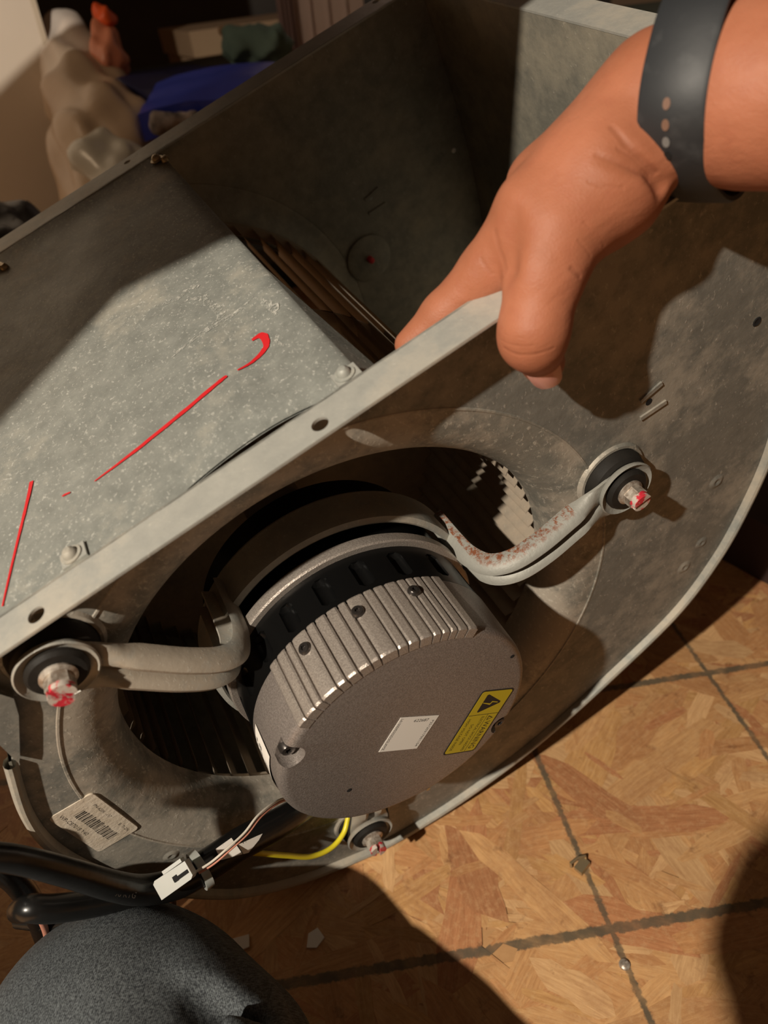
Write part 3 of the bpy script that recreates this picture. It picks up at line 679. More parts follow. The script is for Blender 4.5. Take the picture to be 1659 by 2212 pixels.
wash_me = lathe_part([(12.3, 11.2), (12.4, 13.4), (11, 15.0), (6, 15.4), (5, 11.2)], 'rubber', 'rubber_washer', 36)
def bolt_mesh():
    mb = MB(); mb.lathe([(3, 15), (7.4, 15.2), (7.5, 16.2), (6, 17.4), (3, 17.4)], (166, 0), 26, close=True)
    hexp = [(166+6.0*math.cos(math.radians(a)), 6.0*math.sin(math.radians(a))) for a in range(20, 380, 60)]
    mb.prism(hexp, 16.8, 22.6)
    for sg in (1, -1):                                        # split end with the slot between
        mb.mat(1)
        pts = [(166+5.2*math.cos(math.radians(a)), sg*1.1+sg*4.3*math.sin(math.radians(a))) for a in range(0, 181, 20)]
        mb.prism(pts, 22.2, 26.2 if sg > 0 else 25.2)
    o_b = mb.build('bolt', ['bolt', 'boltred'], None, (0, 0, 0), 30); me = o_b.data; D.objects.remove(o_b); return me
bolt_me = bolt_mesh()
for th in (4.65, 124.65, 244.65):
    mt = Matrix.Translation(Vector([-c*.001 for c in BB])) @ Matrix.Rotation(math.radians(th), 4, 'Z')
    for nm, me in (('mounting_boss', boss_me), ('rubber_grommet', grom_me), ('mounting_arm', arm_ru if th < 10 else arm_me), ('rubber_washer', wash_me), ('mounting_bolt', bolt_me)):
        o = link(nm, me, bl); o.matrix_local = mt
        if nm == 'mounting_arm' and th < 10: o['label'] = 'arm with rusted upper rib'
# barcode sticker on the near panel
o_ = V(-168.1, 46.6, 0); ex = V(*EX((-168.1, 46.6), (-174.6, -1.9)), 0); ey = V(-ex[1], ex[0], 0)
mb = MB(); mb.prism(roundrect(o_, ex, ey, 49, 23.6, 2.6), -.6, .4); mb.mat(1); z_ = V(0, 0, .42)
x_ = 8.5; rb = random.Random(3)
while x_ < 43.5:
    wd_ = rb.choice((.35, .35, .7, 1.0)); y0 = 8.2+rb.uniform(0, .5); y1 = 14.8+rb.uniform(-.8, .2)
    mb.add([o_+ex*x_+ey*y0+z_, o_+ex*(x_+wd_)+ey*y0+z_, o_+ex*(x_+wd_)+ey*y1+z_, o_+ex*x_+ey*y1+z_], [(0, 1, 2, 3)]); x_ += wd_+rb.choice((.35, .5, .8))
put_text(mb, 'WP-C87018 Y40', 3.1, o_+ex*3+ey*3.6+z_, ex, ey, NW, .02, 26)
put_text(mb, 'PN-420R  -117', 2.4, o_+ex*9+ey*18.6+z_, ex, ey, NW, .02, 17)
put_text(mb, 'B  T-2N', 2.4, o_+ex*35+ey*18.4+z_, ex, ey, NW, .02, 10)
o = part(mb, 'barcode_sticker', ['worn', 'faded']); o['label'] = 'worn barcode sticker with rounded corners'

# ================================================================ WIRE HARNESS
P_ = lambda x, y, w: (lambda d: CAMP+d*((w-CAMP[2])/d[2]))(RC.T @ V((x-829.5)/1660, (y-1106)/1660, 1))
HB = tuple(P_(300, 1915, 30))
ha = thing('wire_harness', 'black sleeved wire harness hanging from the motor over the denim knee', 'cable', HB)
def hpart(mb, name, mats, par=None): return mb.build(name, mats, par or ha, HB, 40)
def rr(n, *k): return list(np.interp(np.linspace(0, 1, n), np.linspace(0, 1, len(k)), k))
p1 = catmull([P_(690, 1735, -8), P_(645, 1752, 4), P_(590, 1785, 12), P_(520, 1822, 19), P_(450, 1868, 26), P_(380, 1908, 31), P_(310, 1922, 34), P_(250, 1915, 37), P_(150, 1886, 40), P_(60, 1862, 42), P_(-20, 1850, 43), P_(-140, 1850, 44)], 8)
hpart(MB().tube(p1, rr(len(p1), 6, 8.5, 9.5, 9.5, 9.3, 8.6, 7.6, 7.0, 6.3, 5.9, 5.7, 5.7), 16, .9), 'cable_sleeve', 'sleeve')
p2 = catmull([P_(400, 1905, 24), P_(330, 1918, 26), P_(260, 1938, 28), P_(180, 1955, 30), P_(110, 1963, 31), P_(62, 1962, 29), P_(40, 1968, 22)], 8)
hpart(MB().tube(p2, rr(len(p2), 6, 6.8, 6.8, 6.6, 6.6, 6.4, 5.5), 16), 'cable_sleeve', 'sleeve')
p3 = catmull([P_(-60, 1840, 16), P_(-15, 1865, 14), P_(30, 1900, 12), P_(65, 1945, 10), P_(90, 2000, 6), P_(110, 2060, 0)], 6)
hpart(MB().tube(p3, 6, 14), 'cable_sleeve', 'sleeve')
p4 = catmull([P_(215, 1960, 26), P_(160, 1985, 20), P_(100, 1990, 10), P_(40, 1985, 0)], 6)
hpart(MB().tube(p4, 5, 12), 'cable_sleeve', 'sleeve')
off = CAMP-P_(520, 1800, 20); off /= np.linalg.norm(off)
def lift(p, k_): return np.asarray(p)+off*k_
wp = [(640, 1722, 4), (600, 1732, 14), (560, 1762, 22), (530, 1800, 28), (495, 1832, 32), (460, 1862, 34), (428, 1882, 35)]
def wire(d, mat, dx):
    pts = catmull([lift(P_(x_+dx, y_+dx*.6, w), 6+1.5*i*.4) for i, (x_, y_, w) in enumerate(wp)], 6); hpart(MB().tube(pts, .68, 10), 'wire', mat)
wire(0, 'wwire', -2); wire(0, 'pwire', 3.5)
yw = catmull([P_(752, 1765, 2), P_(742, 1800, 8), P_(715, 1832, 13), P_(672, 1850, 16), P_(620, 1848, 18), P_(560, 1843, 20), P_(515, 1840, 18)], 7)
o = hpart(MB().tube(yw, 1.7, 12), 'wire', 'ywire'); o['label'] = 'yellow wire'
yd = catmull([P_(374, 1930, 10), P_(376, 1960, 4), P_(380, 2010, -6)], 5); hpart(MB().tube(yd, 1.6, 10), 'wire', 'black')
pd = catmull([P_(88, 1985, 20), P_(100, 2015, 16), P_(108, 2060, 10)], 5); hpart(MB().tube(pd, 1.8, 10), 'wire', 'pwire')
# white two-way plug
c = lift(P_(382, 1895, 34), 11); a1_ = P_(418, 1868, 34)-P_(345, 1920, 34); Lc = np.linalg.norm(a1_); a1_ /= Lc
n1 = off-(off@a1_)*a1_; n1 /= np.linalg.norm(n1); b1 = np.cross(n1, a1_)
mb = MB()
mb.prism([(-9.6, -4.8), (8, -4.8), (9.6, -3.6), (9.6, 4.2), (-8.2, 4.8), (-9.6, 3.6)], -3.2, 3.2, lambda x, y, z: c+a1_*x+b1*y+n1*z)
mb.box(c+a1_*2.5+b1*5.6+n1*.4, a1_*5.5, b1*.9, n1*2.4)
plug = hpart(mb, 'plug_connector', 'nylon')
for y_ in (-2.2, 2.2): hpart(MB().tube([c-a1_*9.9+b1*y_, c-a1_*9.3+b1*y_], 1.7, 12), 'pin_socket', 'greyprint', plug)
mb = MB(); mb.box(c+a1_*4.5+b1*-.6+n1*3.5, a1_*4.2, b1*.9, n1*.25); mb.box(c+a1_*1.6+b1*-.2+n1*3.5, a1_*1.2, b1*1.5, n1*.28); hpart(mb, 'plug_latch', 'hole', plug)
# cable tie
near = lambda x_, y_, w: min(p1, key=lambda p: np.linalg.norm(p-P_(x_, y_, w))); tc = near(432, 1879, 27.6); ta = P_(405, 1888, 29)-P_(460, 1848, 25); ta /= np.linalg.norm(ta)
u1 = np.cross(ta, V(0, 0, 1)); u1 /= np.linalg.norm(u1); u2 = np.cross(ta, u1)
mb = MB(); mb.grid([[tc+(u1*math.cos(q)+u2*math.sin(q))*r+ta*s_ for r, s_ in ((9.3, -2.2), (10.9, -2.2), (10.9, 2.2), (9.3, 2.2))] for q in np.linspace(0, 2*math.pi, 33)[:-1]], True, True)
tie = hpart(mb, 'cable_tie', 'nylon')
hd = lift(P_(448, 1893, 27), 11); hpart(MB().box(hd, ta*3, u1*2.4, u2*2), 'tie_head', 'nylon', tie)
# flag label folded round the wires
def flag(c4, lf, name, txt):
    q = []
    for x_, y_ in c4:
        pm = min(p1, key=lambda p: np.linalg.norm(np.cross(p-CAMP, at(x_, y_, 1)-CAMP))/np.linalg.norm(at(x_, y_, 1)-CAMP)); q.append(at(x_, y_, float(RC[2] @ (pm-CAMP))-lf))
    nn = np.cross(q[1]-q[0], q[3]-q[0]); nn /= np.linalg.norm(nn)
    if nn@off < 0: nn = -nn
    mb = MB(); mb.add([p for p in q]+[p-nn*.3 for p in q], [(0, 1, 2, 3), (7, 6, 5, 4), (0, 4, 5, 1), (1, 5, 6, 2), (2, 6, 7, 3), (3, 7, 4, 0)]); mb.mat(1)
    ex_ = q[1]-q[0]; L = np.linalg.norm(ex_); ex_ /= L; ey_ = np.cross(nn, ex_)
    put_text(mb, txt, 4.6, q[0]+ex_*L*.08+ey_*3.0, ex_, ey_, nn, .05, L*(1.15 if len(txt) > 2 else .7))
    o = hpart(mb, name, ['paper', 'ink'])
flag([(466, 1834), (478, 1858), (524, 1845), (500, 1810)], 12, 'flag_label', 'acto')
flag([(514, 1825), (526, 1845), (537, 1842), (573, 1798)], 10.5, 'flag_label', 'cx')
# faint print on the sleeve
zz_ = lambda x_, y_, w: float(RC[2] @ (near(x_, y_, w)-CAMP))-8.6
tq = at(246, 1936, zz_(246, 1915, 37)); te = at(320, 1944, zz_(320, 1921, 34))-tq; te /= np.linalg.norm(te); tn = off-(off@te)*te; tn /= np.linalg.norm(tn); ty = np.cross(tn, te)
mb = MB(); put_text(mb, '98 KTG', 4.2, tq, te, ty, tn, .1, 15.5); hpart(mb, 'sleeve_print', 'greyprint')

# ================================================================ PERSON
PB = tuple(at(1440, 215, 284))
pe = thing('person', 'person gripping the blower flange bare handed, dark denim knee bent below', 'person', PB)
A_ = at
hand = [
 (A_(2150, 215, 225), A_(1620, 205, 266), 32, 28.5, 8), (A_(1620, 205, 266), A_(1440, 215, 284), 28.5, 24.5, 8), (A_(1800, 200, 266), A_(1620, 200, 282), 26, 24, 8), (A_(1620, 200, 282), A_(1440, 200, 300), 24, 20, 8),
 (A_(1385, 290, 287), A_(1300, 392, 287), 20.5, 21.5, 8), (A_(1300, 392, 287), A_(1205, 505, 286), 21.5, 15.5, 10),
 (A_(1300, 428, 297), A_(1240, 515, 302), 18, 12, 10),
 (A_(1410, 205, 288), A_(1150, 450, 288), 18, 13, 9), (A_(1420, 190, 300), A_(1172, 400, 303), 17, 12.5, 12), (A_(1430, 180, 314), A_(1210, 372, 320), 16, 12, 12), (A_(1440, 185, 326), A_(1245, 352, 336), 15, 11.5, 12),
 (A_(1205, 505, 286), A_(1175, 595, 287), 15.5, 14.0, 10), (A_(1175, 595, 287), A_(1154, 708, 291), 14.0, 12.9, 6), (A_(1154, 708, 291), A_(1150, 732, 294), 12.6, 12.2, 5), (A_(1150, 732, 295), A_(1172, 782, 309), 11.2, 8.9, 5),
 (A_(1160, 490, 293), A_(1125, 540, 301), 10, 7, 6),
 (A_(1150, 450, 288), A_(1052, 585, 306), 12.6, 11.0, 6), (A_(1052, 585, 306), A_(960, 680, 318), 10.8, 9.4, 4), (A_(960, 680, 318), A_(888, 745, 324), 9.2, 7.0, 4),
 (A_(1172, 400, 303), A_(1130, 560, 328), 12.0, 10.5, 8), (A_(1130, 560, 328), A_(1070, 670, 340), 10.2, 9, 3), (A_(1070, 670, 340), A_(1020, 730, 346), 8.8, 7, 3),
 (A_(1210, 372, 320), A_(1200, 520, 342), 11.6, 10, 6), (A_(1200, 520, 342), A_(1160, 630, 354), 9.8, 8.6, 3), (A_(1160, 630, 354), A_(1120, 690, 360), 8.4, 6.8, 3),
 (A_(1245, 352, 336), A_(1270, 480, 354), 10.6, 9, 6), (A_(1270, 480, 354), A_(1240, 570, 364), 8.6, 7.6, 3), (A_(1240, 570, 364), A_(1210, 620, 370), 7.4, 6, 3)]
cuts = [(A_(1325, 280, 261), A_(1380, 345, 263), 1.5, 2.0, 4), (A_(1380, 345, 263), A_(1430, 405, 273), 2.0, 2.6, 4), (A_(1290, 335, 263), A_(1390, 372, 264), 1.2, 1.4, 3), (A_(1300, 305, 262), A_(1375, 345, 263), .9, .9, 3),
        (A_(1092, 470, 274), A_(1094, 580, 281), 2.4, 3.0, 7)]
hm = sdf_mesh(hand, cuts, 1.3)
hand_o = hm.build('arm', 'skin', pe, PB, 180, fix=False)
def crease(lines, k):
    bmx_ = bmesh.new(); bmx_.from_mesh(hand_o.data); from mathutils.bvhtree import BVHTree
    bv = BVHTree.FromBMesh(bmx_); org = Vector((CAMP-V(*PB))*.001); tot = None; pos = k.tc.outputs['Object']
    for (pts, wid, amp) in lines:
        P = []
        for (x_, y_) in pts:
            d_ = RC.T @ V((x_-829.5)/1660, (y_-1106)/1660, 1); hit = bv.ray_cast(org, Vector(d_/np.linalg.norm(d_)))[0]
            if hit: P.append(hit)
        for a_, b_ in zip(P[:-1], P[1:]):
            ab = b_-a_; L2 = ab.dot(ab)
            pa = k.n('VectorMath', operation='SUBTRACT', i_0=pos, i_1=tuple(a_)).outputs[0]
            t_ = k.n('VectorMath', operation='DOT_PRODUCT', i_0=pa, i_1=tuple(ab/L2)).outputs['Value']
            t_ = k.n('Clamp', i_Value=t_).outputs[0]
            sc = k.n('VectorMath', operation='SCALE', i_0=tuple(ab), i_Scale=t_).outputs[0]
            dd = k.n('VectorMath', operation='DISTANCE', i_0=pa, i_1=sc).outputs['Value']
            g_ = k.n('MapRange', interpolation_type='SMOOTHSTEP', i_0=dd, i_1=0.0, i_2=wid*.00125, i_3=amp*.42, i_4=0.0).outputs[0]
            tot = g_ if tot is None else k.math('MAXIMUM', tot, g_)
    bmx_.free()
    hh = k.math('SUBTRACT', SKIN_H, tot); bn = [n for n in k.t.nodes if n.type == 'BUMP'][0]; k.link(hh, bn.inputs['Height'])
    k.link(k.mix(k.math('MULTIPLY', tot, .16), SKIN_C, (.16, .05, .028)), k.b.inputs['Base Color'])
crease([([(1322, 275), (1352, 312), (1385, 345), (1415, 372)], 1.6, 3.2), ([(1290, 335), (1330, 350), (1375, 372), (1400, 390)], 1.4, 2.2), ([(1335, 322), (1370, 342), (1402, 378)], 1.0, 1.6),
        ([(1272, 392), (1300, 402), (1345, 406)], 1.0, 1.2), ([(1250, 520), (1275, 552)], .9, 1.1), ([(1262, 480), (1305, 530)], .9, 1.0), ([(1235, 580), (1252, 596)], 1.4, 2.6),
        ([(1090, 752), (1120, 766), (1160, 764), (1195, 752)], 1.0, 1.6), ([(1084, 735), (1112, 746), (1150, 746)], .7, .9), ([(1090, 722), (1130, 730)], .6, .7),
        ([(1070, 500), (1080, 540), (1092, 580)], 1.6, 1.8), ([(1040, 560), (1060, 590), (1085, 600)], 1.2, 1.4), ([(1295, 130), (1310, 150), (1300, 165)], .8, .7), ([(1225, 240), (1232, 262), (1250, 250)], .8, .7)], SKIN)
# thumb nail, lying on the tip
t0, t1 = A_(1150, 732, 295), A_(1172, 782, 309); td = (t1-t0)/np.linalg.norm(t1-t0)
nd = (A_(1180, 830, 309)-t1); nd = nd-(nd@td)*td; cn = CAMP-t1; cn /= np.linalg.norm(cn); nd = nd/np.linalg.norm(nd)*.55+cn*.75; nd -= (nd@td)*td; nd /= np.linalg.norm(nd); ns = np.cross(td, nd)
mb = MB(); P = []
for i in range(9):
    x = -1+2*i/8; P.append([])
    for j in range(8):
        y = j/7; w_ = 7.2*(1-.10*y)*math.sqrt(max(0, 1-max(0, (y-.72)/.28)**2*.55)); ang_ = x*w_/9.2
        R_ = 9.6-1.4*y*y; P[-1].append(t1+td*(-5+12.5*y)+ns*math.sin(ang_)*R_+nd*math.cos(ang_)*R_)
mb.grid(P); mb.build('thumbnail', 'nail', hand_o, PB, 180)
# denim knee
KN = A_(268, 2262, 384)+V(-4, -2, 2)
kn = [(KN, KN+V(38, 14, 100), 67, 68, 10), (KN+V(38, 14, 100), KN+V(105, 60, 300), 68, 80, 10), (KN, A_(470, 2318, 385), 58, 46, 18), (KN+V(0, 0, 10), KN+V(-60, -30, 60), 60, 58, 30), (KN+V(-60, -30, 60), KN+V(-170, -20, 190), 56, 50, 20)]
def fold(X, Y, Z):
    c = A_(440, 2085, 375); d = RC.T @ V(.75, .62, .1); s_ = (X-c[0])*d[0]+(Y-c[1])*d[1]+(Z-c[2])*d[2]
    d2 = RC.T @ V(-.62, .75, 0); q = (X-c[0])*d2[0]+(Y-c[1])*d2[1]+(Z-c[2])*d2[2]
    m = 1/(1+np.exp(-(s_+18)/9)); return m*3.4*np.sin(q*.24+s_*.03+.6)+.6*np.sin(X*.09+Y*.13)*np.sin(Z*.11)
kc = [(A_(375, 2090, 346), A_(455, 2140, 348), 2.4, 3.4, 14), (A_(455, 2140, 348), A_(555, 2212, 350), 3.4, 3.6, 14), (A_(330, 2150, 330), A_(470, 2215, 333), 2.4, 3.2, 14)]
km = sdf_mesh(kn, kc, 2.4, bump=fold); km.build('jeans', 'denim', pe, PB, 180, fix=False)

cs = lambda x, y, z: CAMP+RC.T @ V(x, y, z)
sl = sdf_mesh([(cs(-94, 108, -48), cs(-40, 260, -110), 41, 46, 5), (cs(-40, 260, -110), cs(90, 520, -330), 46, 58, 10)], (), 5, bump=lambda X, Y, Z: 1.5*np.sin(X*.12+Y*.1)*np.sin(Z*.1))  # out-of-view forearm, put in to cast the right floor shadow
o = sl.build('sleeve', 'denim', pe, PB, 180, fix=False); o['label'] = 'unseen sleeved forearm added to shade the right floor'
sl = sdf_mesh([(cs(178, -121, 226), cs(330, -45, 100), 39, 50, 5), (cs(330, -45, 100), cs(380, 60, -150), 52, 64, 16)], (), 5, bump=lambda X, Y, Z: 1.5*np.sin(X*.13+Z*.1)*np.sin(Y*.09))
o = sl.build('sleeve', 'denim', pe, PB, 180, fix=False); o['label'] = 'dark sleeve on the gripping arm'
lg = sdf_mesh([(V(-354, 256, -60), V(-345, 262, 150), 52, 62, 8), (V(-345, 262, 150), V(-290, 330, 420), 62, 78, 16), (V(-354, 250, -60), V(-410, 20, -20), 50, 44, 24), (V(-410, 20, -20), V(-440, -90, 40), 44, 40, 14)], (), 5, bump=lambda X, Y, Z: 1.8*np.sin(X*.08+Z*.07)*np.sin(Y*.08))  # out-of-view leg, put in to block lamp light from the left floor
o = lg.build('jeans', 'denim', pe, PB, 180, fix=False); o['label'] = 'unseen bent denim leg added to shade the left floor'
# wrist watch --------------------------------------------------------
wa, wb_ = A_(1440, 215, 286), A_(1620, 205, 269); ax_ = (wb_-wa)/np.linalg.norm(wb_-wa); wc = A_(1538, 205, 281)
wt = thing('wristwatch', 'dark grey rubber strap wristwatch worn on the bare wrist', 'watch', tuple(wc)); WBs = tuple(wc)
e1 = RC.T @ V(0, -1, 0); e1 -= (e1@ax_)*ax_; e1 /= np.linalg.norm(e1); e2 = np.cross(ax_, e1)
if e2@(CAMP-wc) < 0: e2 = -e2
se = lambda c: math.copysign(abs(c)**.80, c)
def ringpt(q, r1, r2, s_): return wc+e1*se(math.cos(q))*r1+e2*se(math.sin(q))*r2+ax_*s_
mb = MB(); mb.grid([[ringpt(q, 32.2+dr, 37.0+dr, s_) for dr, s_ in ((0, -11), (1.6, -11.4), (2.4, -10), (2.6, 0), (2.4, 10), (1.6, 11.4), (0, 11))] for q in np.linspace(0, 2*math.pi, 97)[:-1]], True, True)
mb.build('strap', 'strap', wt, WBs, 40)
for q, m in ((2.02, 'strap_hole_m'), (2.22, 'strap_hole_m'), (2.40, 'greyprint'), (2.56, 'hole')):
    rr_ = 2.6; c_ = ringpt(q, 32.2+rr_-.1, 37.0+rr_-.1, -1); t_ = ringpt(q+.05, 32.2+rr_, 37.0+rr_, -1)-c_; t_ /= np.linalg.norm(t_); n_ = np.cross(ax_, t_)
    if n_@(c_-wc) < 0: n_ = -n_
    mb = MB(); mb.add([c_+n_*.35+(t_*1.9*math.cos(a)+ax_*1.3*math.sin(a)) for a in np.linspace(0, 2*math.pi, 15)[:-1]], [tuple(range(14))]); o = mb.build('strap_hole' if m != 'hole' else 'buckle_pin', 'hole' if m == 'hole' else m, wt, WBs)
qc = math.radians(12); nc = e1*math.cos(qc)+e2*math.sin(qc); tcv = -e1*math.sin(qc)+e2*math.cos(qc)
mb = MB(); cc = wc+nc*42+ax_*5
P = []
for h, k_ in ((-6, .86), (-4.6, .97), (0, 1), (4.2, .97), (5.6, .86)):
    row = []
    for a in np.linspace(0, 2*math.pi, 41)[:-1]:
        x_ = 19*k_*np.sign(math.cos(a))*abs(math.cos(a))**.5; y_ = 22*k_*np.sign(math.sin(a))*abs(math.sin(a))**.5; row.append(cc+ax_*x_+tcv*y_+nc*h)
    P.append(row)
mb.grid(P, False, True); n_ = 40; mb.f += [tuple(range(n_)), tuple(range(4*n_, 5*n_))]; mb.mi += [0, 0]
mb.build('watch_case', 'glass', wt, WBs, 40)

# ================================================================ SMALL THINGS ON THE FLOOR
def wthing(mb, name, mats, label, cat, loc, group=None, ang=35):
    o = mb.build(name, mats, None, (0, 0, 0), ang, 1); o.location = loc; o['label'] = label; o['category'] = cat
    if group: o['group'] = group
    return o
def fpos(p, h=.001): q = wpos(p); return (q.x, q.y, h)
mb = MB(); mb.tube([V(-.006, 0, .001), V(-.006, .001, .004), V(0, .002, .0046), V(.006, .001, .004), V(.006, 0, .001)], .0011, 8); mb.box((.001, -.003, .0015), (.005, .002, 0), (-.001, .003, 0), (0, .0004, .0012))
wthing(mb, 'bent_staple', 'brass', 'bent brass staple on the grid line below the blower rim', 'staple', fpos((33.6, -234.4, 78.9)))
mb = MB(); mb.lathe([(.0001, .0022), (.0022, .002), (.0034, .001), (.0036, 0)], n=16); mb.box((.0, .0, .0021), (.0022, 0, 0), (0, .0005, 0), (0, 0, .0003))
wthing(mb, 'nail_head', 'bolt', 'steel nail head just below the grid line crossing', 'nail', fpos((21.6, -221.9, 145.3)))
mb = MB(); mb.prism([(-.006, -.004), (.005, -.005), (.007, .003), (-.004, .005)], 0, .0012)
wthing(mb, 'paper_scrap', 'paper', 'pale paper scrap beside the right edge of the denim knee', 'scrap', fpos((-183.5, -160, 16.7), .0012))
mb = MB(); mb.prism([(-.007, -.003), (-.001, -.006), (.006, -.002), (.004, .006), (-.003, .005)], 0, .0010)
wthing(mb, 'paper_scrap', 'paper', 'faint torn paper scrap on shaded floor, farther from the knee', 'scrap', fpos((-139.8, -173.9, 37.9), .0012))

# ================================================================ BACKGROUND
UPB = UP                                                      # world up in blower axes
def drop(p): q = wpos(p); return q.z*1000
def slab(px, z, width, thick, face, name, mats, label, cat, top):       # upright slab: right edge through a surveyed point, standing on the floor
    q = wpos(at(*px, z)); b = (q.x, q.y, 0)
    return q
q = wpos(at(186, 395, 1250)); a = math.radians(8); d = V(math.cos(a), math.sin(a), 0); nn = V(-d[1], d[0], 0)
mb = MB(); mb.box(V(-.4*d[0], -.4*d[1], .6), d*.4, nn*.009, V(0, 0, .6)); mb.mat(1); mb.box(V(-.0*d[0], -.0*d[1], .6), d*.004, nn*.0095, V(0, 0, .6))
wthing(mb, 'leaning_panel', ['panel', 'paneledge'], 'large off white panel standing upright at the left edge', 'panel', (q.x, q.y, 0))
def wbox(px, z, half, rot, name, mat, label, cat, lid=True, bot=0):    # floor-standing tub whose top centre passes through a surveyed point
    q = wpos(at(*px, z)); h = q.z; a = math.radians(rot); ex_ = V(math.cos(a), math.sin(a), 0); ey_ = V(-ex_[1], ex_[0], 0); mb = MB()
    P = []
    for (t, k_) in ((0, .9), (.06, .92), (.88, 1), (.885, 1.04), (1, 1.05)):
        P.append([ex_*half[0]*k_*cx+ey_*half[1]*k_*cy+V(0, 0, t*h) for cx, cy in ((-1, -1), (0, -1), (1, -1), (1, 0), (1, 1), (0, 1), (-1, 1), (-1, 0))])
    mb.grid(P, False, True); mb.f += [tuple(range(8)), tuple(range(32, 40))]; mb.mi += [0, 0]
    return wthing(mb, name, mat, label, cat, (q.x, q.y, bot), ang=30)
wbox((470, 135), 1370, (.13, .12), 10, 'storage_tote', 'tote', 'large charcoal storage tote behind the blue tarpaulin', 'tote')
wbox((330, 540), 1130, (.13, .12), 8, 'storage_tote', 'tote', 'dark tote under the white plastic bags', 'tote')
wbox((1290, 40), 1150, (.20, .16), -14, 'storage_tote', 'green', 'grey green tote behind the right end of the outlet', 'tote')
wbox((1720, 1030), 760, (.085, .16), 12, 'storage_tote', 'mauve', 'dark mauve tub on the floor at the right edge', 'tub')
wbox((560, 40), 1800, (.20, .12), 5, 'cardboard_box', 'card', 'brown cardboard box deep in the dark pile', 'box')
def blob(prims, name, mat, label, cat, cell=6, amp=6, fr=.05, seed=0):
    pr = [(at(*a), at(*b), ra, rb, kk) for a, b, ra, rb, kk in prims]
    def bp_(X, Y, Z): return amp*(np.sin(X*fr+2.1*np.sin(Y*fr*.8+seed)+seed)*np.sin(Z*fr*1.1+1.7*np.sin(X*fr*.7+seed))+.5*np.sin(Y*fr*2.3+Z*fr*1.7+1.5*np.sin(X*fr*1.9)))
    mb = sdf_mesh(pr, (), cell, bump=bp_); base = tuple(at(*prims[0][0]))
    o = mb.build(name, mat, None, base, 180, fix=False); o.matrix_world = frame(base); o['label'] = label; o['category'] = cat; return o
blob([((150, 75, 1180), (185, 175, 1150), 30, 46, 30), ((120, 110, 1170), (160, 220, 1150), 30, 40, 30)], 'plastic_bag', 'bag', 'white plastic bag slumped beside the off white panel', 'bag', 5, 5, .05, 1)
blob([((185, 215, 1110), (255, 330, 1080), 55, 72, 40), ((205, 190, 1130), (225, 205, 1120), 34, 30, 30), ((240, 330, 1080), (270, 470, 1060), 72, 80, 40)], 'plastic_bag', 'bag2', 'cloudy brown plastic bag below the white one', 'bag', 5, 5, .045, 2)
blob([((232, 300, 1010), (300, 345, 1005), 14, 16, 16), ((205, 345, 1005), (270, 400, 1000), 30, 30, 20)], 'plastic_film', 'bag3', 'crumpled clear film on the cloudy bag, next to the flange', 'film', 4, 3.5, .06, 3)
blob([((222, 60, 1120), (238, 130, 1110), 16, 26, 10)], 'orange_bag', 'salmon', 'orange tinted bag corner poking up beside the white bag', 'bag', 4, 4, .09, 4)
blob([((216, 24, 1115), (228, 44, 1113), 11, 14, 8)], 'orange_bag_tie', 'orange', 'bright orange bag top above the tinted corner', 'bag', 3, 3, .12, 5)
def sheetbox(c4, z4, th, name, mat, label, cat, sag=8):       # folded sheet with thickness between four surveyed points
    q = [at(x_, y_, z) for (x_, y_), z in zip(c4, z4)]; nn = np.cross(q[1]-q[0], q[3]-q[0]); nn /= np.linalg.norm(nn)
    if nn@UP < 0: nn = -nn
    P = []; base = tuple(sum(q)/4)
    for i in range(13):
        r = []
        for j in range(9):
            s_, t_ = i/12, j/8; p = (q[0]*(1-s_)+q[1]*s_)*(1-t_)+(q[3]*(1-s_)+q[2]*s_)*t_
            p = p+nn*sag*mnoise.noise(Vector((s_*3, t_*3, th)))-nn*sag*1.5*(2*t_-1)**2; r.append(p)
        P.append(r)
    mb = MB(); mb.grid(P); Q = [[p-nn*th for p in r] for r in P]; mb.grid(Q)
    bd = [P[0], P[-1], [r[0] for r in P], [r[-1] for r in P]]; bq = [Q[0], Q[-1], [r[0] for r in Q], [r[-1] for r in Q]]
    for a, b in zip(bd, bq): mb.grid([a, b])
    return single(mb, name, mat, label, cat, base, 50)
sheetbox([(205, 150), (330, 134), (640, 150), (330, 200)], [1080, 1240, 1240, 1075], 22, 'folded_tarpaulin', 'navy', 'navy folded tarpaulin, darker upper fold of the blue pile', 'tarp')
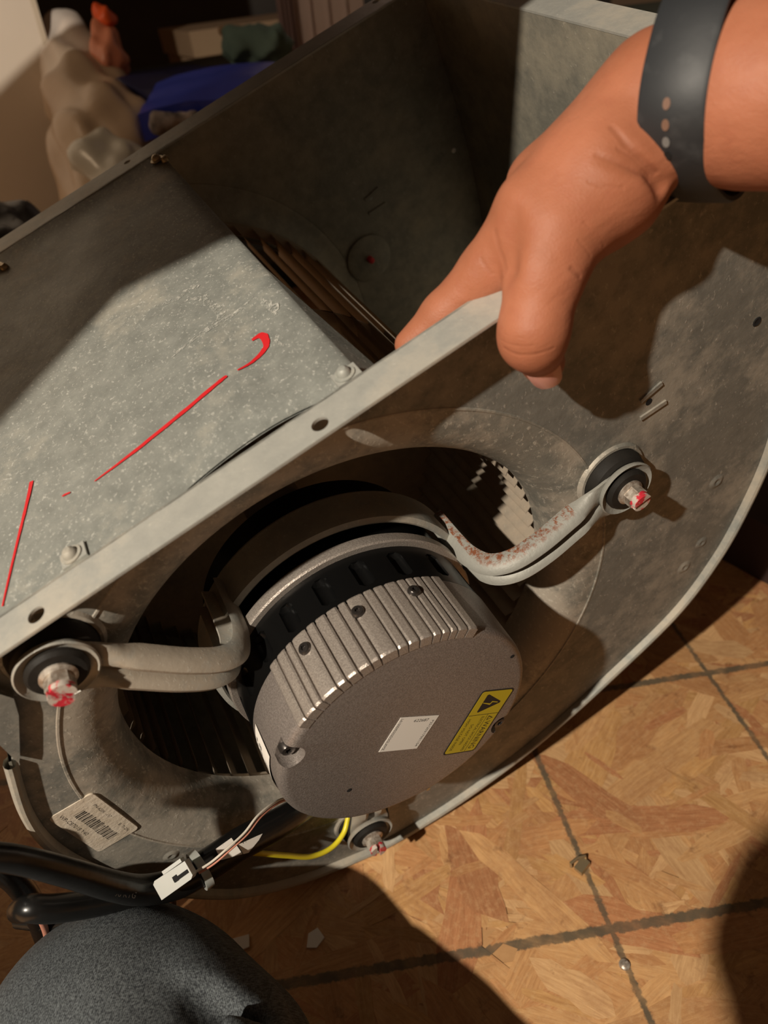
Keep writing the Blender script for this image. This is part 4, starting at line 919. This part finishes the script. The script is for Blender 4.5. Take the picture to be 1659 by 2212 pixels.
sheetbox([(292, 226), (335, 158), (660, 118), (610, 200)], [975, 1050, 1050, 980], 34, 'folded_tarpaulin', 'blue', 'bright blue folded tarpaulin lying in front of the navy one', 'tarp')
blob([((345, 268, 985), (420, 262, 990), 13, 16, 14)], 'crumpled_cloth', 'knit', 'black and white crumpled cloth under the blue tarpaulin', 'cloth', 4, 4, .08, 6)
blob([((510, 100, 1230), (590, 95, 1230), 26, 28, 16)], 'teal_cloth', 'teal', 'teal cloth bundle between tarpaulin and mauve boards', 'cloth', 5, 5, .09, 7)
blob([((480, 66, 1260), (545, 62, 1260), 7, 7, 8)], 'paper_roll', 'card', 'thin brown paper roll above the teal cloth', 'roll', 4, 1, .09, 8)
for (x0, x1, m, lb, zz) in ((606, 640, 'lilacd', 'narrow dusty mauve board beside the pale lilac board', 1300), (638, 790, 'lilac', 'pale lilac board standing behind the far flange', 1310)):
    a_, b_ = wpos(at(x0, 60, zz)), wpos(at(x1, 60, zz)); cx, cy = (a_.x+b_.x)/2, (a_.y+b_.y)/2; hw = math.hypot(b_.x-a_.x, b_.y-a_.y)/2
    mb = MB(); e = V(b_.x-a_.x, b_.y-a_.y, 0)/(2*hw); mb.box(V(0, 0, .6), e*hw, V(-e[1], e[0], 0)*.012, V(0, 0, .6))
    for t_ in (-.5, 0, .5): mb.box(V(0, 0, .6)+e*hw*t_-V(-e[1], e[0], 0)*.012, e*.002, V(-e[1], e[0], 0)*.004, V(0, 0, .6))
    wthing(mb, 'upright_board', m, lb, 'board', (cx, cy, 0))
blob([((-40, 520, 820), (50, 500, 830), 40, 30, 20), ((-60, 600, 820), (20, 600, 820), 60, 60, 20)], 'black_bag', 'blackbag', 'black plastic bag peeking over the flange at the left', 'bag', 5, 4, .07, 9)

for o in COL.objects:                                       # repeats share a group
    if o.parent is None and 'category' in o:
        g = {'storage_tote': 'storage totes in the pile', 'plastic_bag': 'plastic bags in the pile', 'folded_tarpaulin': 'folded blue tarpaulins', 'upright_board': 'boards standing behind the blower', 'paper_scrap': 'paper scraps on the floor'}.get(o.name.split('.')[0])
        if g: o['group'] = g
